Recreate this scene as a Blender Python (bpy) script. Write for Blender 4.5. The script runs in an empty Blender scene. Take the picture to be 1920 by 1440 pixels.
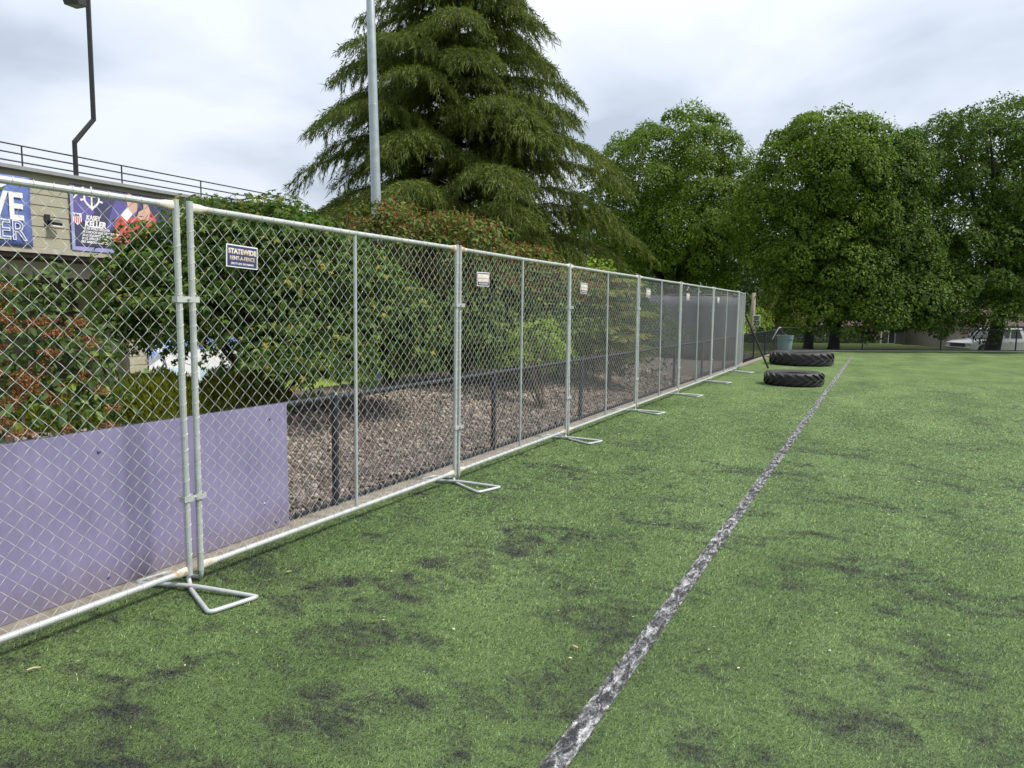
import bpy, bmesh, math, random
import numpy as np
from mathutils import Vector, Matrix
R = math.radians
random.seed(7)
rng = np.random.default_rng(11)
scene = bpy.context.scene
col = scene.collection

# ------------------------------------------------------------------ camera
RIGHT = Vector((0.885658, 0.464099, 0.014913))
DOWN = Vector((0.062580, -0.087478, -0.994199))
FWD = Vector((-0.460102, 0.881453, -0.106519))
cd = bpy.data.cameras.new('camera'); cam = bpy.data.objects.new('camera', cd); col.objects.link(cam)
M = Matrix.Identity(4)
for i in range(3):
    M[i][0] = RIGHT[i]; M[i][1] = -DOWN[i]; M[i][2] = -FWD[i]
M[2][3] = 1.70
cam.matrix_world = M
cd.sensor_width = 36; cd.lens = 1320 / 1920 * 36
cd.clip_start = 0.05; cd.clip_end = 3000
scene.camera = cam
LAT = Vector((0.886, 0.463, 0)).normalized()      # level right and level forward of the view
DEP = Vector((-0.463, 0.886, 0)).normalized()

# ------------------------------------------------------------------ light and exposure
SUN_TO = (LAT * 0.86 - DEP * 0.12).normalized() * math.cos(R(54)) + Vector((0, 0, math.sin(R(54))))
sl = bpy.data.lights.new('sun', 'SUN'); sl.energy = 2.3; sl.angle = R(9); sl.color = (1.0, 0.95, 0.86)
sun = bpy.data.objects.new('sun', sl); col.objects.link(sun)
sun.rotation_euler = SUN_TO.to_track_quat('Z', 'Y').to_euler()
world = bpy.data.worlds.new('World'); scene.world = world; world.use_nodes = True
nt = world.node_tree; nt.nodes.clear(); L = nt.links.new
def N(t, **k):
    n = nt.nodes.new(t)
    for a, b in k.items(): setattr(n, a, b)
    return n
out = N('ShaderNodeOutputWorld'); bg = N('ShaderNodeBackground'); bg.inputs[1].default_value = 0.135
sky = N('ShaderNodeTexSky'); sky.sky_type = 'NISHITA'; sky.sun_disc = False
sky.sun_elevation = R(54); sky.sun_rotation = math.atan2(SUN_TO.x, SUN_TO.y)
sky.dust_density = 3.0
tc = N('ShaderNodeTexCoord'); sep = N('ShaderNodeSeparateXYZ'); L(tc.outputs['Generated'], sep.inputs[0])
zc = N('ShaderNodeMath', operation='MAXIMUM'); L(sep.outputs[2], zc.inputs[0]); zc.inputs[1].default_value = 0.0
za = N('ShaderNodeMath', operation='ADD'); L(zc.outputs[0], za.inputs[0]); za.inputs[1].default_value = 0.28
dv = N('ShaderNodeVectorMath', operation='DIVIDE'); L(tc.outputs['Generated'], dv.inputs[0])
cb = N('ShaderNodeCombineXYZ')
for i in range(3): L(za.outputs[0], cb.inputs[i])
L(cb.outputs[0], dv.inputs[1])
n1 = N('ShaderNodeTexNoise'); n1.inputs['Scale'].default_value = 1.25; n1.inputs['Detail'].default_value = 5
n1.inputs['Roughness'].default_value = 0.5; n1.inputs['Distortion'].default_value = 0.25
mp = N('ShaderNodeMapping'); mp.inputs['Location'].default_value = (3.1, 1.7, 0.4)
L(dv.outputs[0], mp.inputs[0]); L(mp.outputs[0], n1.inputs['Vector'])
cr = N('ShaderNodeValToRGB'); L(n1.outputs[0], cr.inputs[0])
e = cr.color_ramp.elements
e[0].position = 0.40; e[0].color = (2.12, 2.36, 2.78, 1)
e[1].position = 0.60; e[1].color = (3.52, 3.68, 3.96, 1)
em = cr.color_ramp.elements.new(0.50); em.color = (2.84, 3.08, 3.50, 1)
# an overcast sky is brighter overhead than at the horizon (standard overcast luminance rise)
gr = N('ShaderNodeMath', operation='MULTIPLY_ADD'); L(zc.outputs[0], gr.inputs[0]); gr.inputs[1].default_value = 0.6; gr.inputs[2].default_value = 0.90
mu = N('ShaderNodeVectorMath', operation='SCALE'); L(cr.outputs[0], mu.inputs[0]); L(gr.outputs[0], mu.inputs['Scale'])
mx = N('ShaderNodeMix', data_type='RGBA'); mx.inputs[0].default_value = 0.92
L(sky.outputs[0], mx.inputs[6]); L(mu.outputs[0], mx.inputs[7])
L(mx.outputs[2], bg.inputs[0]); L(bg.outputs[0], out.inputs[0])
scene.view_settings.view_transform = 'Standard'; scene.view_settings.look = 'None'
scene.view_settings.exposure = 0.95; scene.view_settings.gamma = 1.0; scene.view_settings.use_curve_mapping = False
scene.cycles.max_bounces = 6; scene.cycles.diffuse_bounces = 3; scene.cycles.glossy_bounces = 2
scene.cycles.transmission_bounces = 4; scene.cycles.transparent_max_bounces = 8
scene.cycles.use_denoising = True
scene.cycles.use_adaptive_sampling = True; scene.cycles.adaptive_threshold = 0.012

# ------------------------------------------------------------------ materials
class NT:
    def __init__(s, name):
        s.m = bpy.data.materials.new(name); s.m.use_nodes = True
        s.t = s.m.node_tree; s.b = s.t.nodes['Principled BSDF']; s.o = s.t.nodes['Material Output']
    def n(s, t, **k):
        x = s.t.nodes.new(t)
        for a, b in k.items(): setattr(x, a, b)
        return x
    def l(s, a, b): s.t.links.new(a, b)
    def pos(s): return s.n('ShaderNodeNewGeometry').outputs['Position']
    def noise(s, scale, detail=3, rough=0.55, vec=None, dist=0.0):
        x = s.n('ShaderNodeTexNoise'); x.inputs['Scale'].default_value = scale; x.inputs['Detail'].default_value = detail
        x.inputs['Roughness'].default_value = rough; x.inputs['Distortion'].default_value = dist
        s.l(vec if vec is not None else s.pos(), x.inputs['Vector']); return x.outputs[0]
    def ramp(s, fac, stops):
        x = s.n('ShaderNodeValToRGB'); s.l(fac, x.inputs[0]); e = x.color_ramp.elements
        while len(e) < len(stops): e.new(0.5)
        for i, (p, c) in enumerate(stops):
            e[i].position = p; e[i].color = (*c, 1) if len(c) == 3 else c
        return x.outputs[0]
    def mix(s, fac, a, b, mode='MIX'):
        x = s.n('ShaderNodeMix', data_type='RGBA', blend_type=mode)
        for v, i in ((fac, 0), (a, 6), (b, 7)):
            if hasattr(v, 'is_linked'): s.l(v, x.inputs[i])
            elif i == 0: x.inputs[0].default_value = v
            else: x.inputs[i].default_value = (*v, 1)
        return x.outputs[2]
    def stretch(s, scale, rot=(0, 0, 0)):
        x = s.n('ShaderNodeMapping'); x.inputs['Scale'].default_value = scale; x.inputs['Rotation'].default_value = rot
        s.l(s.pos(), x.inputs[0]); return x.outputs[0]
    def bump(s, h, strength, dist):
        x = s.n('ShaderNodeBump'); x.inputs['Strength'].default_value = strength; x.inputs['Distance'].default_value = dist
        s.l(h, x.inputs['Height']); s.l(x.outputs[0], s.b.inputs['Normal'])
    def col(s, c):
        if hasattr(c, 'is_linked'): s.l(c, s.b.inputs['Base Color'])
        else: s.b.inputs['Base Color'].default_value = (*c, 1)
    def set(s, rough=0.6, metal=0.0, spec=0.5, coat=0.0):
        s.b.inputs['Roughness'].default_value = rough; s.b.inputs['Metallic'].default_value = metal
        s.b.inputs['Specular IOR Level'].default_value = spec; s.b.inputs['Coat Weight'].default_value = coat
        return s

def simple(name, c, rough=0.6, metal=0.0, var=0.12, scale=6, spec=0.5, bump=0.0, coat=0.0):
    q = NT(name); v = tuple(max(0, x * (1 - var)) for x in c); w = tuple(x * (1 + var) for x in c)
    f = q.noise(scale, 4, 0.6); q.col(q.ramp(f, [(0.3, v), (0.7, w)])); q.set(rough, metal, spec, coat)
    if bump: q.bump(q.noise(scale * 8, 3), bump, 0.004)
    return q.m

def foliage(name, cols, trans=0.35, tcol=None, rough=0.6, spec=0.14):
    """leaf material: every leaf keeps its own tone, light passes through"""
    q = NT(name); ri = q.n('ShaderNodeNewGeometry').outputs['Random Per Island']
    k = len(cols); c = q.ramp(ri, cols if len(cols[0]) == 2 else [(i / max(1, k - 1), cols[i]) for i in range(k)])
    big = q.noise(0.7, 2); c2 = q.mix(big, tuple(0.8 for _ in range(3)), (1.2, 1.2, 1.1)); c = q.mix(1.0, c, c2, 'MULTIPLY')
    q.col(c); q.set(rough, 0, spec)
    tr = q.n('ShaderNodeBsdfTranslucent')
    tcol = tcol or (1.25, 1.5, 0.6)
    q.l(q.mix(1.0, c, tcol, 'MULTIPLY'), tr.inputs[0])
    ms = q.n('ShaderNodeMixShader'); ms.inputs[0].default_value = trans
    q.l(q.b.outputs[0], ms.inputs[1]); q.l(tr.outputs[0], ms.inputs[2]); q.l(ms.outputs[0], q.o.inputs[0])
    return q.m

def turf_nodes(q, greens, dark):
    """shared turf colouring by world position: rubber crumb patches, pile tone, fine grain"""
    a = q.noise(1.1, 4, 0.62, q.stretch((1.0, 1.5, 1.0), (0, 0, R(-20))), 0.9)
    b = q.noise(4.2, 4, 0.65, q.stretch((0.9, 1.4, 1.0), (0, 0, R(-24))), 1.2)
    ad = q.n('ShaderNodeMath', operation='MULTIPLY_ADD'); q.l(b, ad.inputs[0]); ad.inputs[1].default_value = 0.85; q.l(a, ad.inputs[2])
    sp = q.n('ShaderNodeSeparateXYZ'); q.l(q.pos(), sp.inputs[0])
    # worn area close to the fence corner and near the touch line has more crumb showing
    far = q.n('ShaderNodeMapRange'); q.l(sp.outputs[1], far.inputs[0]); far.inputs[1].default_value = 2; far.inputs[2].default_value = 12
    far.inputs[3].default_value = 0.0; far.inputs[4].default_value = -0.10
    ad2 = q.n('ShaderNodeMath', operation='ADD'); q.l(ad.outputs[0], ad2.inputs[0]); q.l(far.outputs[0], ad2.inputs[1])
    g = q.noise(55, 2, 0.6)
    ad3 = q.n('ShaderNodeMath', operation='MULTIPLY_ADD'); q.l(g, ad3.inputs[0]); ad3.inputs[1].default_value = 0.42; q.l(ad2.outputs[0], ad3.inputs[2])
    m = q.ramp(ad3.outputs[0], [(0.0, (0, 0, 0)), (0.99, (0, 0, 0)), (1.0, (0, 0, 0))])
    mr = q.n('ShaderNodeMapRange'); q.l(ad3.outputs[0], mr.inputs[0]); mr.inputs[1].default_value = 1.10; mr.inputs[2].default_value = 1.36
    tone = q.noise(0.9, 3, 0.5, q.stretch((1.2, 0.5, 1)))
    gc = q.ramp(tone, [(0.32, greens[0]), (0.52, greens[1]), (0.7, greens[2])])
    return q.mix(mr.outputs[0], gc, dark), mr.outputs[0]

def make_turf(name, blades):
    q = NT(name)
    k = 1.0
    greens = [(0.142, 0.206, 0.096), (0.186, 0.268, 0.122), (0.224, 0.312, 0.146)]
    if not blades: greens = [(g_[0] * 0.68, g_[1] * 0.69, g_[2] * 0.58) for g_ in greens]
    c, mask = turf_nodes(q, greens, (0.050, 0.056, 0.051) if not blades else (0.070, 0.078, 0.070))
    if blades:
        ri = q.n('ShaderNodeNewGeometry').outputs['Random Per Island']
        c = q.mix(1.0, c, q.ramp(ri, [(0.0, (0.42, 0.46, 0.42)), (0.5, (0.95, 0.95, 0.95)), (0.9, (1.4, 1.42, 1.3)), (1.0, (2.3, 2.0, 1.9))]), 'MULTIPLY')
        q.set(0.6, 0, 0.18)
        tr = q.n('ShaderNodeBsdfTranslucent'); q.l(q.mix(1.0, c, (1.1, 1.2, 0.9), 'MULTIPLY'), tr.inputs[0])
        ms = q.n('ShaderNodeMixShader'); ms.inputs[0].default_value = 0.25
        q.l(q.b.outputs[0], ms.inputs[1]); q.l(tr.outputs[0], ms.inputs[2]); q.l(ms.outputs[0], q.o.inputs[0])
    else:
        f = q.noise(170, 3, 0.7); f2 = q.noise(13, 5, 0.75, q.stretch((0.7, 2.6, 1), (0, 0, R(-24))))
        c = q.mix(1.0, c, q.ramp(f, [(0.3, (0.5, 0.5, 0.5)), (0.5, (0.95, 0.95, 0.95)), (0.72, (1.55, 1.5, 1.4))]), 'MULTIPLY')
        c = q.mix(1.0, c, q.ramp(f2, [(0.3, (0.78, 0.78, 0.8)), (0.7, (1.22, 1.22, 1.15))]), 'MULTIPLY')
        q.set(0.85, 0, 0.08); q.bump(f, 0.8, 0.012)
    q.col(c); return q.m

def make_line(name, blades):
    q = NT(name)
    v = q.stretch((3.0, 1.0, 1.0), (0, 0, R(14)))
    a = q.noise(9.0, 5, 0.7, v, 0.8); g = q.noise(120, 2, 0.7)
    ad = q.n('ShaderNodeMath', operation='MULTIPLY_ADD'); q.l(g, ad.inputs[0]); ad.inputs[1].default_value = 0.35; q.l(a, ad.inputs[2])
    c = q.ramp(ad.outputs[0], [(0.60, (0.035, 0.036, 0.038)), (0.70, (0.16, 0.16, 0.165)), (0.86, (0.62, 0.62, 0.62))])
    if blades:
        ri = q.n('ShaderNodeNewGeometry').outputs['Random Per Island']
        c = q.mix(1.0, c, q.ramp(ri, [(0, (0.6, 0.6, 0.6)), (1, (1.25, 1.25, 1.25))]), 'MULTIPLY')
    q.col(c); q.set(0.75, 0, 0.3); q.bump(g, 0.7, 0.01); return q.m

M_ = {}
M_['turf'] = make_turf('turf', False); M_['blade'] = make_turf('turf_blade', True)
M_['line'] = make_line('line_paint', False); M_['line_blade'] = make_line('line_blade', True)

def galv():
    q = NT('galvanised'); f = q.noise(9, 5, 0.7); f2 = q.noise(90, 2)
    c = q.ramp(f, [(0.28, (0.33, 0.36, 0.355)), (0.55, (0.46, 0.49, 0.48)), (0.78, (0.57, 0.59, 0.575))])
    q.col(q.mix(0.25, c, q.ramp(f2, [(0.3, (0.3, 0.32, 0.32)), (0.7, (0.62, 0.64, 0.63))]))); q.set(0.5, 0.25, 0.4); return q.m
M_['galv'] = galv()
def rail_end():
    q = NT('zinc_paint_rust'); f = q.noise(16, 4, 0.6); 
    q.col(q.ramp(f, [(0.35, (0.66, 0.64, 0.58)), (0.52, (0.60, 0.55, 0.47)), (0.60, (0.42, 0.25, 0.12)), (0.72, (0.55, 0.36, 0.2))])); q.set(0.6, 0.1); return q.m
M_['zinc'] = rail_end()
M_['wire'] = simple('galvanised_wire', (0.56, 0.58, 0.56), 0.45, 0.2, 0.12, 30)
M_['pole'] = simple('pole_steel', (0.34, 0.385, 0.42), 0.45, 0.35, 0.14, 5)
M_['black_vinyl'] = simple('black_vinyl', (0.030, 0.033, 0.042), 0.38, 0, 0.2, 20)
M_['highlight_rail'] = simple('highlight_rail', (0.11, 0.12, 0.115), 0.4, 0.1, 0.2, 20)  # grey above the black vinyl: the rail's metal highlight put into its colour
M_['black_metal'] = simple('black_metal', (0.022, 0.025, 0.028), 0.45, 0.2, 0.2, 8)
M_['black_pipe'] = simple('black_pipe', (0.012, 0.012, 0.013), 0.4, 0.0, 0.2, 8)
def purple():
    q = NT('purple_sheet'); f = q.noise(2.3, 4, 0.6); g = q.noise(11, 6, 0.75, q.stretch((1, 1, 0.16)))
    c = q.ramp(f, [(0.3, (0.205, 0.184, 0.318)), (0.7, (0.255, 0.231, 0.372))])
    c = q.mix(1.0, c, q.ramp(g, [(0.28, (0.84, 0.84, 0.86)), (0.5, (1, 1, 1)), (0.74, (1.12, 1.11, 1.08))]), 'MULTIPLY')
    sp = q.n('ShaderNodeSeparateXYZ'); q.l(q.pos(), sp.inputs[0])     # splashed dirt along the lower edge and chalky scuffs
    mr = q.n('ShaderNodeMapRange'); q.l(sp.outputs[2], mr.inputs[0]); mr.inputs[1].default_value = 0.30; mr.inputs[2].default_value = 0.0
    dn = q.noise(26, 5, 0.7); mm = q.n('ShaderNodeMath', operation='MULTIPLY'); q.l(mr.outputs[0], mm.inputs[0]); q.l(dn, mm.inputs[1])
    c = q.mix(q.ramp(mm.outputs[0], [(0.12, (0, 0, 0)), (0.6, (0.75, 0.75, 0.75))]), c, (0.17, 0.14, 0.13))
    sc = q.noise(7, 6, 0.8, q.stretch((1, 0.35, 1.6), (R(20), 0, 0)))
    c = q.mix(q.ramp(sc, [(0.66, (0, 0, 0)), (0.74, (0.35, 0.35, 0.35))]), c, (0.42, 0.40, 0.50))
    q.col(c); q.set(0.42, 0, 0.45); return q.m
M_['purple'] = purple()
M_['purple_dark'] = simple('purple_bolt', (0.13, 0.12, 0.26), 0.35)
M_['bolt'] = simple('bolt_steel', (0.45, 0.45, 0.5), 0.35, 0.6)
M_['concrete'] = simple('concrete', (0.235, 0.208, 0.168), 0.9, 0, 0.3, 14, bump=0.4)
M_['path'] = simple('pale_concrete', (0.44, 0.42, 0.37), 0.9, 0, 0.12, 3, bump=0.2)
M_['asphalt'] = simple('asphalt', (0.055, 0.055, 0.057), 0.9, 0, 0.2, 3, bump=0.3)
M_['soil'] = simple('soil_gravel', (0.105, 0.085, 0.072), 0.95, 0, 0.35, 9, bump=0.6)
def stone():
    q = NT('stone'); ri = q.n('ShaderNodeNewGeometry').outputs['Random Per Island']
    c = q.ramp(ri, [(0, (0.09, 0.066, 0.052)), (0.3, (0.185, 0.138, 0.108)), (0.55, (0.275, 0.215, 0.172)), (0.8, (0.235, 0.20, 0.18)), (1.0, (0.46, 0.40, 0.33))])
    f = q.noise(60, 3); q.col(q.mix(1.0, c, q.ramp(f, [(0.3, (0.75, 0.75, 0.75)), (0.7, (1.2, 1.2, 1.2))]), 'MULTIPLY')); q.set(0.85); return q.m
M_['stone'] = stone()
def ground_mat():
    q = NT('lawn_ground'); f = q.noise(2.5, 4); g = q.noise(45, 3, 0.7)
    c = q.ramp(f, [(0.3, (0.16, 0.23, 0.028)), (0.7, (0.23, 0.30, 0.042))])
    q.col(q.mix(1.0, c, q.ramp(g, [(0.3, (0.6, 0.6, 0.6)), (0.7, (1.3, 1.3, 1.2))]), 'MULTIPLY')); q.set(0.8, 0, 0.2); q.bump(g, 0.8, 0.03); return q.m
M_['ground'] = ground_mat()
M_['siding'] = simple('tan_siding', (0.335, 0.318, 0.235), 0.75, 0, 0.06, 3)
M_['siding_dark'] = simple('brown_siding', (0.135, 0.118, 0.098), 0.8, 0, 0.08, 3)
M_['soffit'] = simple('soffit_brown', (0.06, 0.052, 0.046), 0.8)
M_['fascia'] = simple('fascia_tan', (0.36, 0.34, 0.27), 0.7)
M_['flashing'] = simple('metal_flashing', (0.30, 0.31, 0.31), 0.45, 0.4)
M_['ban_blue'] = simple('banner_blue', (0.12, 0.17, 0.42), 0.5, 0, 0.35, 2.2)
M_['ban_navy'] = simple('banner_navy', (0.055, 0.055, 0.115), 0.45, 0, 0.25, 1.5)
M_['ban_violet'] = simple('banner_violet', (0.12, 0.105, 0.32), 0.45, 0, 0.15, 2)
M_['ban_edge'] = simple('banner_edge', (0.30, 0.30, 0.55), 0.5)
M_['white_print'] = simple('white_print', (0.78, 0.78, 0.78), 0.5, 0, 0.04)
M_['skin_print'] = simple('skin_print', (0.60, 0.38, 0.30), 0.5)
M_['red_print'] = simple('red_print', (0.52, 0.09, 0.08), 0.5)
M_['navy_print'] = simple('navy_print', (0.03, 0.04, 0.12), 0.5)
M_['green_print'] = simple('green_print', (0.06, 0.16, 0.05), 0.5)
M_['mural_sky'] = simple('mural_pale_blue', (0.44, 0.60, 0.68), 0.4, 0, 0.1, 3)
M_['mural_blue'] = simple('mural_blue', (0.23, 0.36, 0.70), 0.4)
M_['mural_white'] = simple('mural_white', (0.72, 0.74, 0.76), 0.4)
M_['mural_grey'] = simple('mural_grey', (0.30, 0.35, 0.42), 0.4)
M_['mural_dark'] = simple('mural_dark', (0.08, 0.09, 0.11), 0.4)
M_['sign_navy'] = simple('sign_navy', (0.040, 0.045, 0.135), 0.4, 0, 0.25, 30)
M_['sign_faded'] = simple('sign_faded_tan', (0.50, 0.38, 0.30), 0.5, 0, 0.2, 30)
def sign_gold():
    q = NT('sign_faded_lettering'); f = q.noise(9, 2)
    q.col(q.ramp(f, [(0.38, (0.75, 0.74, 0.70)), (0.6, (0.56, 0.42, 0.22))])); q.set(0.45); return q.m
M_['sign_gold'] = sign_gold()
def rubber():
    q = NT('tyre_rubber'); f = q.noise(8, 5, 0.7); q.col(q.ramp(f, [(0.3, (0.018, 0.018, 0.019)), (0.55, (0.034, 0.033, 0.032)), (0.8, (0.070, 0.067, 0.062))]))
    q.set(0.62, 0, 0.45); q.bump(q.noise(60, 3), 0.3, 0.004); return q.m
M_['rubber'] = rubber()
M_['can'] = simple('can_plastic', (0.155, 0.215, 0.245), 0.5, 0, 0.1, 5)
M_['white_pvc'] = simple('white_pipe', (0.62, 0.63, 0.62), 0.45)
M_['bark'] = simple('bark', (0.070, 0.058, 0.048), 0.95, 0, 0.35, 9, bump=0.8)
M_['bark_dark'] = simple('bark_dark', (0.020, 0.017, 0.015), 0.95, 0, 0.35, 9, bump=0.8)
M_['twig'] = simple('twig_bark', (0.16, 0.12, 0.085), 0.9, 0, 0.25, 20)
M_['screen'] = simple('windscreen_mesh', (0.033, 0.038, 0.052), 0.7, 0, 0.18, 1.5)
M_['car_white'] = simple('car_paint_white', (0.60, 0.62, 0.64), 0.3, 0, 0.02, coat=0.6)
M_['car_silver'] = simple('car_paint_silver', (0.42, 0.45, 0.48), 0.3, 0.3, 0.02, coat=0.6)
M_['car_dark'] = simple('car_paint_dark', (0.02, 0.022, 0.026), 0.25, 0, 0.02, coat=0.8)
M_['car_glass'] = simple('car_glass', (0.012, 0.014, 0.017), 0.08, 0, 0.05, spec=0.8)
M_['lamp_glass'] = simple('headlight_glass', (0.5, 0.52, 0.54), 0.15, 0.2)
M_['chrome'] = simple('chrome', (0.5, 0.5, 0.5), 0.2, 0.9)
M_['house_wall'] = simple('house_wall', (0.20, 0.165, 0.13), 0.8)
M_['house_wall2'] = simple('house_wall_pale', (0.27, 0.24, 0.195), 0.8)
M_['roof_brown'] = simple('roof_shingle', (0.075, 0.055, 0.048), 0.9, 0, 0.25, 12)
M_['trim_white'] = simple('white_trim', (0.7, 0.7, 0.68), 0.6)
M_['window_glass'] = simple('window_glass', (0.02, 0.024, 0.03), 0.08, 0, 0.1, spec=0.8)
M_['wood_pole'] = simple('wood_pole', (0.30, 0.255, 0.20), 0.9, 0, 0.2, 8)
M_['debris'] = simple('dry_leaf_bits', (0.50, 0.47, 0.30), 0.8, 0, 0.4, 30)
M_['leaf_brown'] = simple('dry_leaf', (0.34, 0.22, 0.14), 0.7)
M_['leaf_green1'] = simple('fallen_green_leaf', (0.26, 0.36, 0.08), 0.6)
M_['straw'] = simple('straw', (0.58, 0.50, 0.30), 0.8)
# foliage
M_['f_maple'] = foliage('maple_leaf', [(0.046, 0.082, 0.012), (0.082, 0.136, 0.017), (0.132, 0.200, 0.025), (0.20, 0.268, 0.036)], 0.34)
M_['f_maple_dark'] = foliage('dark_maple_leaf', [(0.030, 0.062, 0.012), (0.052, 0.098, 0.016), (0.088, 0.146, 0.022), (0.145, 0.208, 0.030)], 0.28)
M_['f_deodar'] = foliage('cedar_needles', [(0.044, 0.070, 0.017), (0.080, 0.114, 0.025), (0.122, 0.156, 0.037), (0.175, 0.205, 0.055)], 0.30, (1.2, 1.3, 0.7), 0.65)
M_['f_acer'] = foliage('vine_maple_leaf', [(0.0, (0.026, 0.054, 0.013)), (0.4, (0.052, 0.098, 0.021)), (0.75, (0.086, 0.146, 0.029)), (0.93, (0.135, 0.195, 0.037)), (0.985, (0.32, 0.25, 0.05))], 0.34)
M_['f_shrub'] = foliage('shrub_leaf', [(0.041, 0.078, 0.021), (0.073, 0.126, 0.030), (0.118, 0.179, 0.043), (0.176, 0.217, 0.057)], 0.28)
M_['f_red'] = foliage('red_seed_leaf', [(0.149, 0.054, 0.034), (0.230, 0.088, 0.046), (0.284, 0.149, 0.061), (0.162, 0.162, 0.054)], 0.25, (1.3, 1.0, 0.7))
M_['f_yellow'] = foliage('lime_leaf', [(0.156, 0.240, 0.042), (0.228, 0.324, 0.060), (0.312, 0.396, 0.096)], 0.35)
M_['f_layer'] = foliage('layered_shrub_leaf', [(0.081, 0.121, 0.032), (0.144, 0.178, 0.051), (0.207, 0.213, 0.063), (0.276, 0.190, 0.075)], 0.3)
M_['f_hedge'] = foliage('mound_leaf', [(0.14, 0.155, 0.02), (0.22, 0.235, 0.03), (0.30, 0.30, 0.045)], 0.4)
M_['f_vib'] = foliage('viburnum_leaf', [(0.0, (0.036, 0.062, 0.024)), (0.5, (0.066, 0.108, 0.038)), (0.85, (0.10, 0.155, 0.052)), (1.0, (0.20, 0.28, 0.06))], 0.3)
M_['f_flower'] = foliage('rust_flower', [(0.11, 0.036, 0.024), (0.19, 0.066, 0.030), (0.26, 0.115, 0.045), (0.34, 0.21, 0.09)], 0.15, (1.1, 1.0, 0.8))
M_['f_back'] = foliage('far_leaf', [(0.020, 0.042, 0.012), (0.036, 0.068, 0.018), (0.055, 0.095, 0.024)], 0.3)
M_['f_purpleleaf'] = foliage('purple_plum_leaf', [(0.045, 0.018, 0.024), (0.08, 0.032, 0.035), (0.11, 0.05, 0.045)], 0.3, (1.2, 0.8, 0.8))

# ------------------------------------------------------------------ object helpers
def tag(o, label=None, cat=None, group=None, kind=None):
    if label: o['label'] = label
    if cat: o['category'] = cat
    if group: o['group'] = group
    if kind: o['kind'] = kind
    return o
def empty(name, loc=(0, 0, 0), rz=0.0, label=None, cat=None, group=None):
    o = bpy.data.objects.new(name, None); o.empty_display_size = 0.1; col.objects.link(o)
    o.location = loc; o.rotation_euler = (0, 0, rz); return tag(o, label, cat, group)
def link(name, me, mat=None, parent=None, loc=None, rot=None, kind=None):
    o = bpy.data.objects.new(name, me); col.objects.link(o)
    if mat is not None and not me.materials: me.materials.append(mat)
    if parent: o.parent = parent
    if loc: o.location = loc
    if rot: o.rotation_euler = rot
    if kind: o['kind'] = kind
    return o
def kids(o): return [c for c in bpy.data.objects if c.parent == o]
def copy_tree(o, parent=None):
    c = o.copy(); col.objects.link(c); c.parent = parent
    for ch in kids(o): copy_tree(ch, c)
    return c

class MB:
    """collects verts and faces for one mesh"""
    def __init__(s): s.v = []; s.f = []
    def add(s, vs, fs):
        k = len(s.v); s.v += [tuple(v) for v in vs]; s.f += [tuple(i + k for i in f) for f in fs]; return s
    def box(s, a, b):
        (x0, y0, z0), (x1, y1, z1) = a, b
        return s.add([(x0, y0, z0), (x1, y0, z0), (x1, y1, z0), (x0, y1, z0), (x0, y0, z1), (x1, y0, z1), (x1, y1, z1), (x0, y1, z1)],
                     [(0, 3, 2, 1), (4, 5, 6, 7), (0, 1, 5, 4), (1, 2, 6, 5), (2, 3, 7, 6), (3, 0, 4, 7)])
    def tube(s, pts, r, n=8, cap=True, closed=False):
        pts = [Vector(p) for p in pts]; m = len(pts); rs = r if hasattr(r, '__len__') else [r] * m
        vs = []; fs = []; up = None
        for i, p in enumerate(pts):
            if closed: d = pts[(i + 1) % m] - pts[i - 1]
            else: d = pts[min(i + 1, m - 1)] - pts[max(i - 1, 0)]
            d.normalize()
            if up is None: up = Vector((0, 0, 1)) if abs(d.z) < 0.9 else Vector((1, 0, 0))
            u = (up - d * up.dot(d)); 
            if u.length < 1e-5: u = d.orthogonal()
            u.normalize(); w = d.cross(u); up = u
            for k in range(n):
                t = 2 * math.pi * k / n; vs.append(p + (u * math.cos(t) + w * math.sin(t)) * rs[i])
        for i in range(m if closed else m - 1):
            j = (i + 1) % m
            for k in range(n):
                k2 = (k + 1) % n; fs.append((i * n + k, i * n + k2, j * n + k2, j * n + k))
        if cap and not closed:
            fs.append(tuple(range(n - 1, -1, -1))); fs.append(tuple((m - 1) * n + k for k in range(n)))
        return s.add(vs, fs)
    def poly(s, pts): return s.add(pts, [tuple(range(len(pts)))])
    def lathe(s, prof, n=32, c=(0, 0, 0), closed=False):
        vs = []; fs = []; m = len(prof)
        for k in range(n):
            t = 2 * math.pi * k / n
            for (r, z) in prof: vs.append((c[0] + r * math.cos(t), c[1] + r * math.sin(t), c[2] + z))
        for k in range(n):
            k2 = (k + 1) % n
            for i in range(m if closed else m - 1):
                j = (i + 1) % m; fs.append((k * m + i, k2 * m + i, k2 * m + j, k * m + j))
        return s.add(vs, fs)
    def mesh(s, name, smooth=False):
        me = bpy.data.meshes.new(name); me.from_pydata(s.v, [], s.f); me.update()
        bm = bmesh.new(); bm.from_mesh(me); bmesh.ops.recalc_face_normals(bm, faces=bm.faces); bm.to_mesh(me); bm.free()
        if smooth:
            me.polygons.foreach_set('use_smooth', [True] * len(me.polygons))
        return me
    def build(s, name, mat, parent=None, loc=None, rot=None, smooth=False, kind=None, bevel=0.0):
        me = s.mesh(name, smooth)
        if bevel:
            bm = bmesh.new(); bm.from_mesh(me)
            es = [e for e in bm.edges if len(e.link_faces) == 2 and e.calc_face_angle(0) > 0.5]
            bmesh.ops.bevel(bm, geom=es, offset=bevel, segments=2, affect='EDGES', profile=0.6); bm.to_mesh(me); bm.free()
        return link(name, me, mat, parent, loc, rot, kind)
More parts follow.
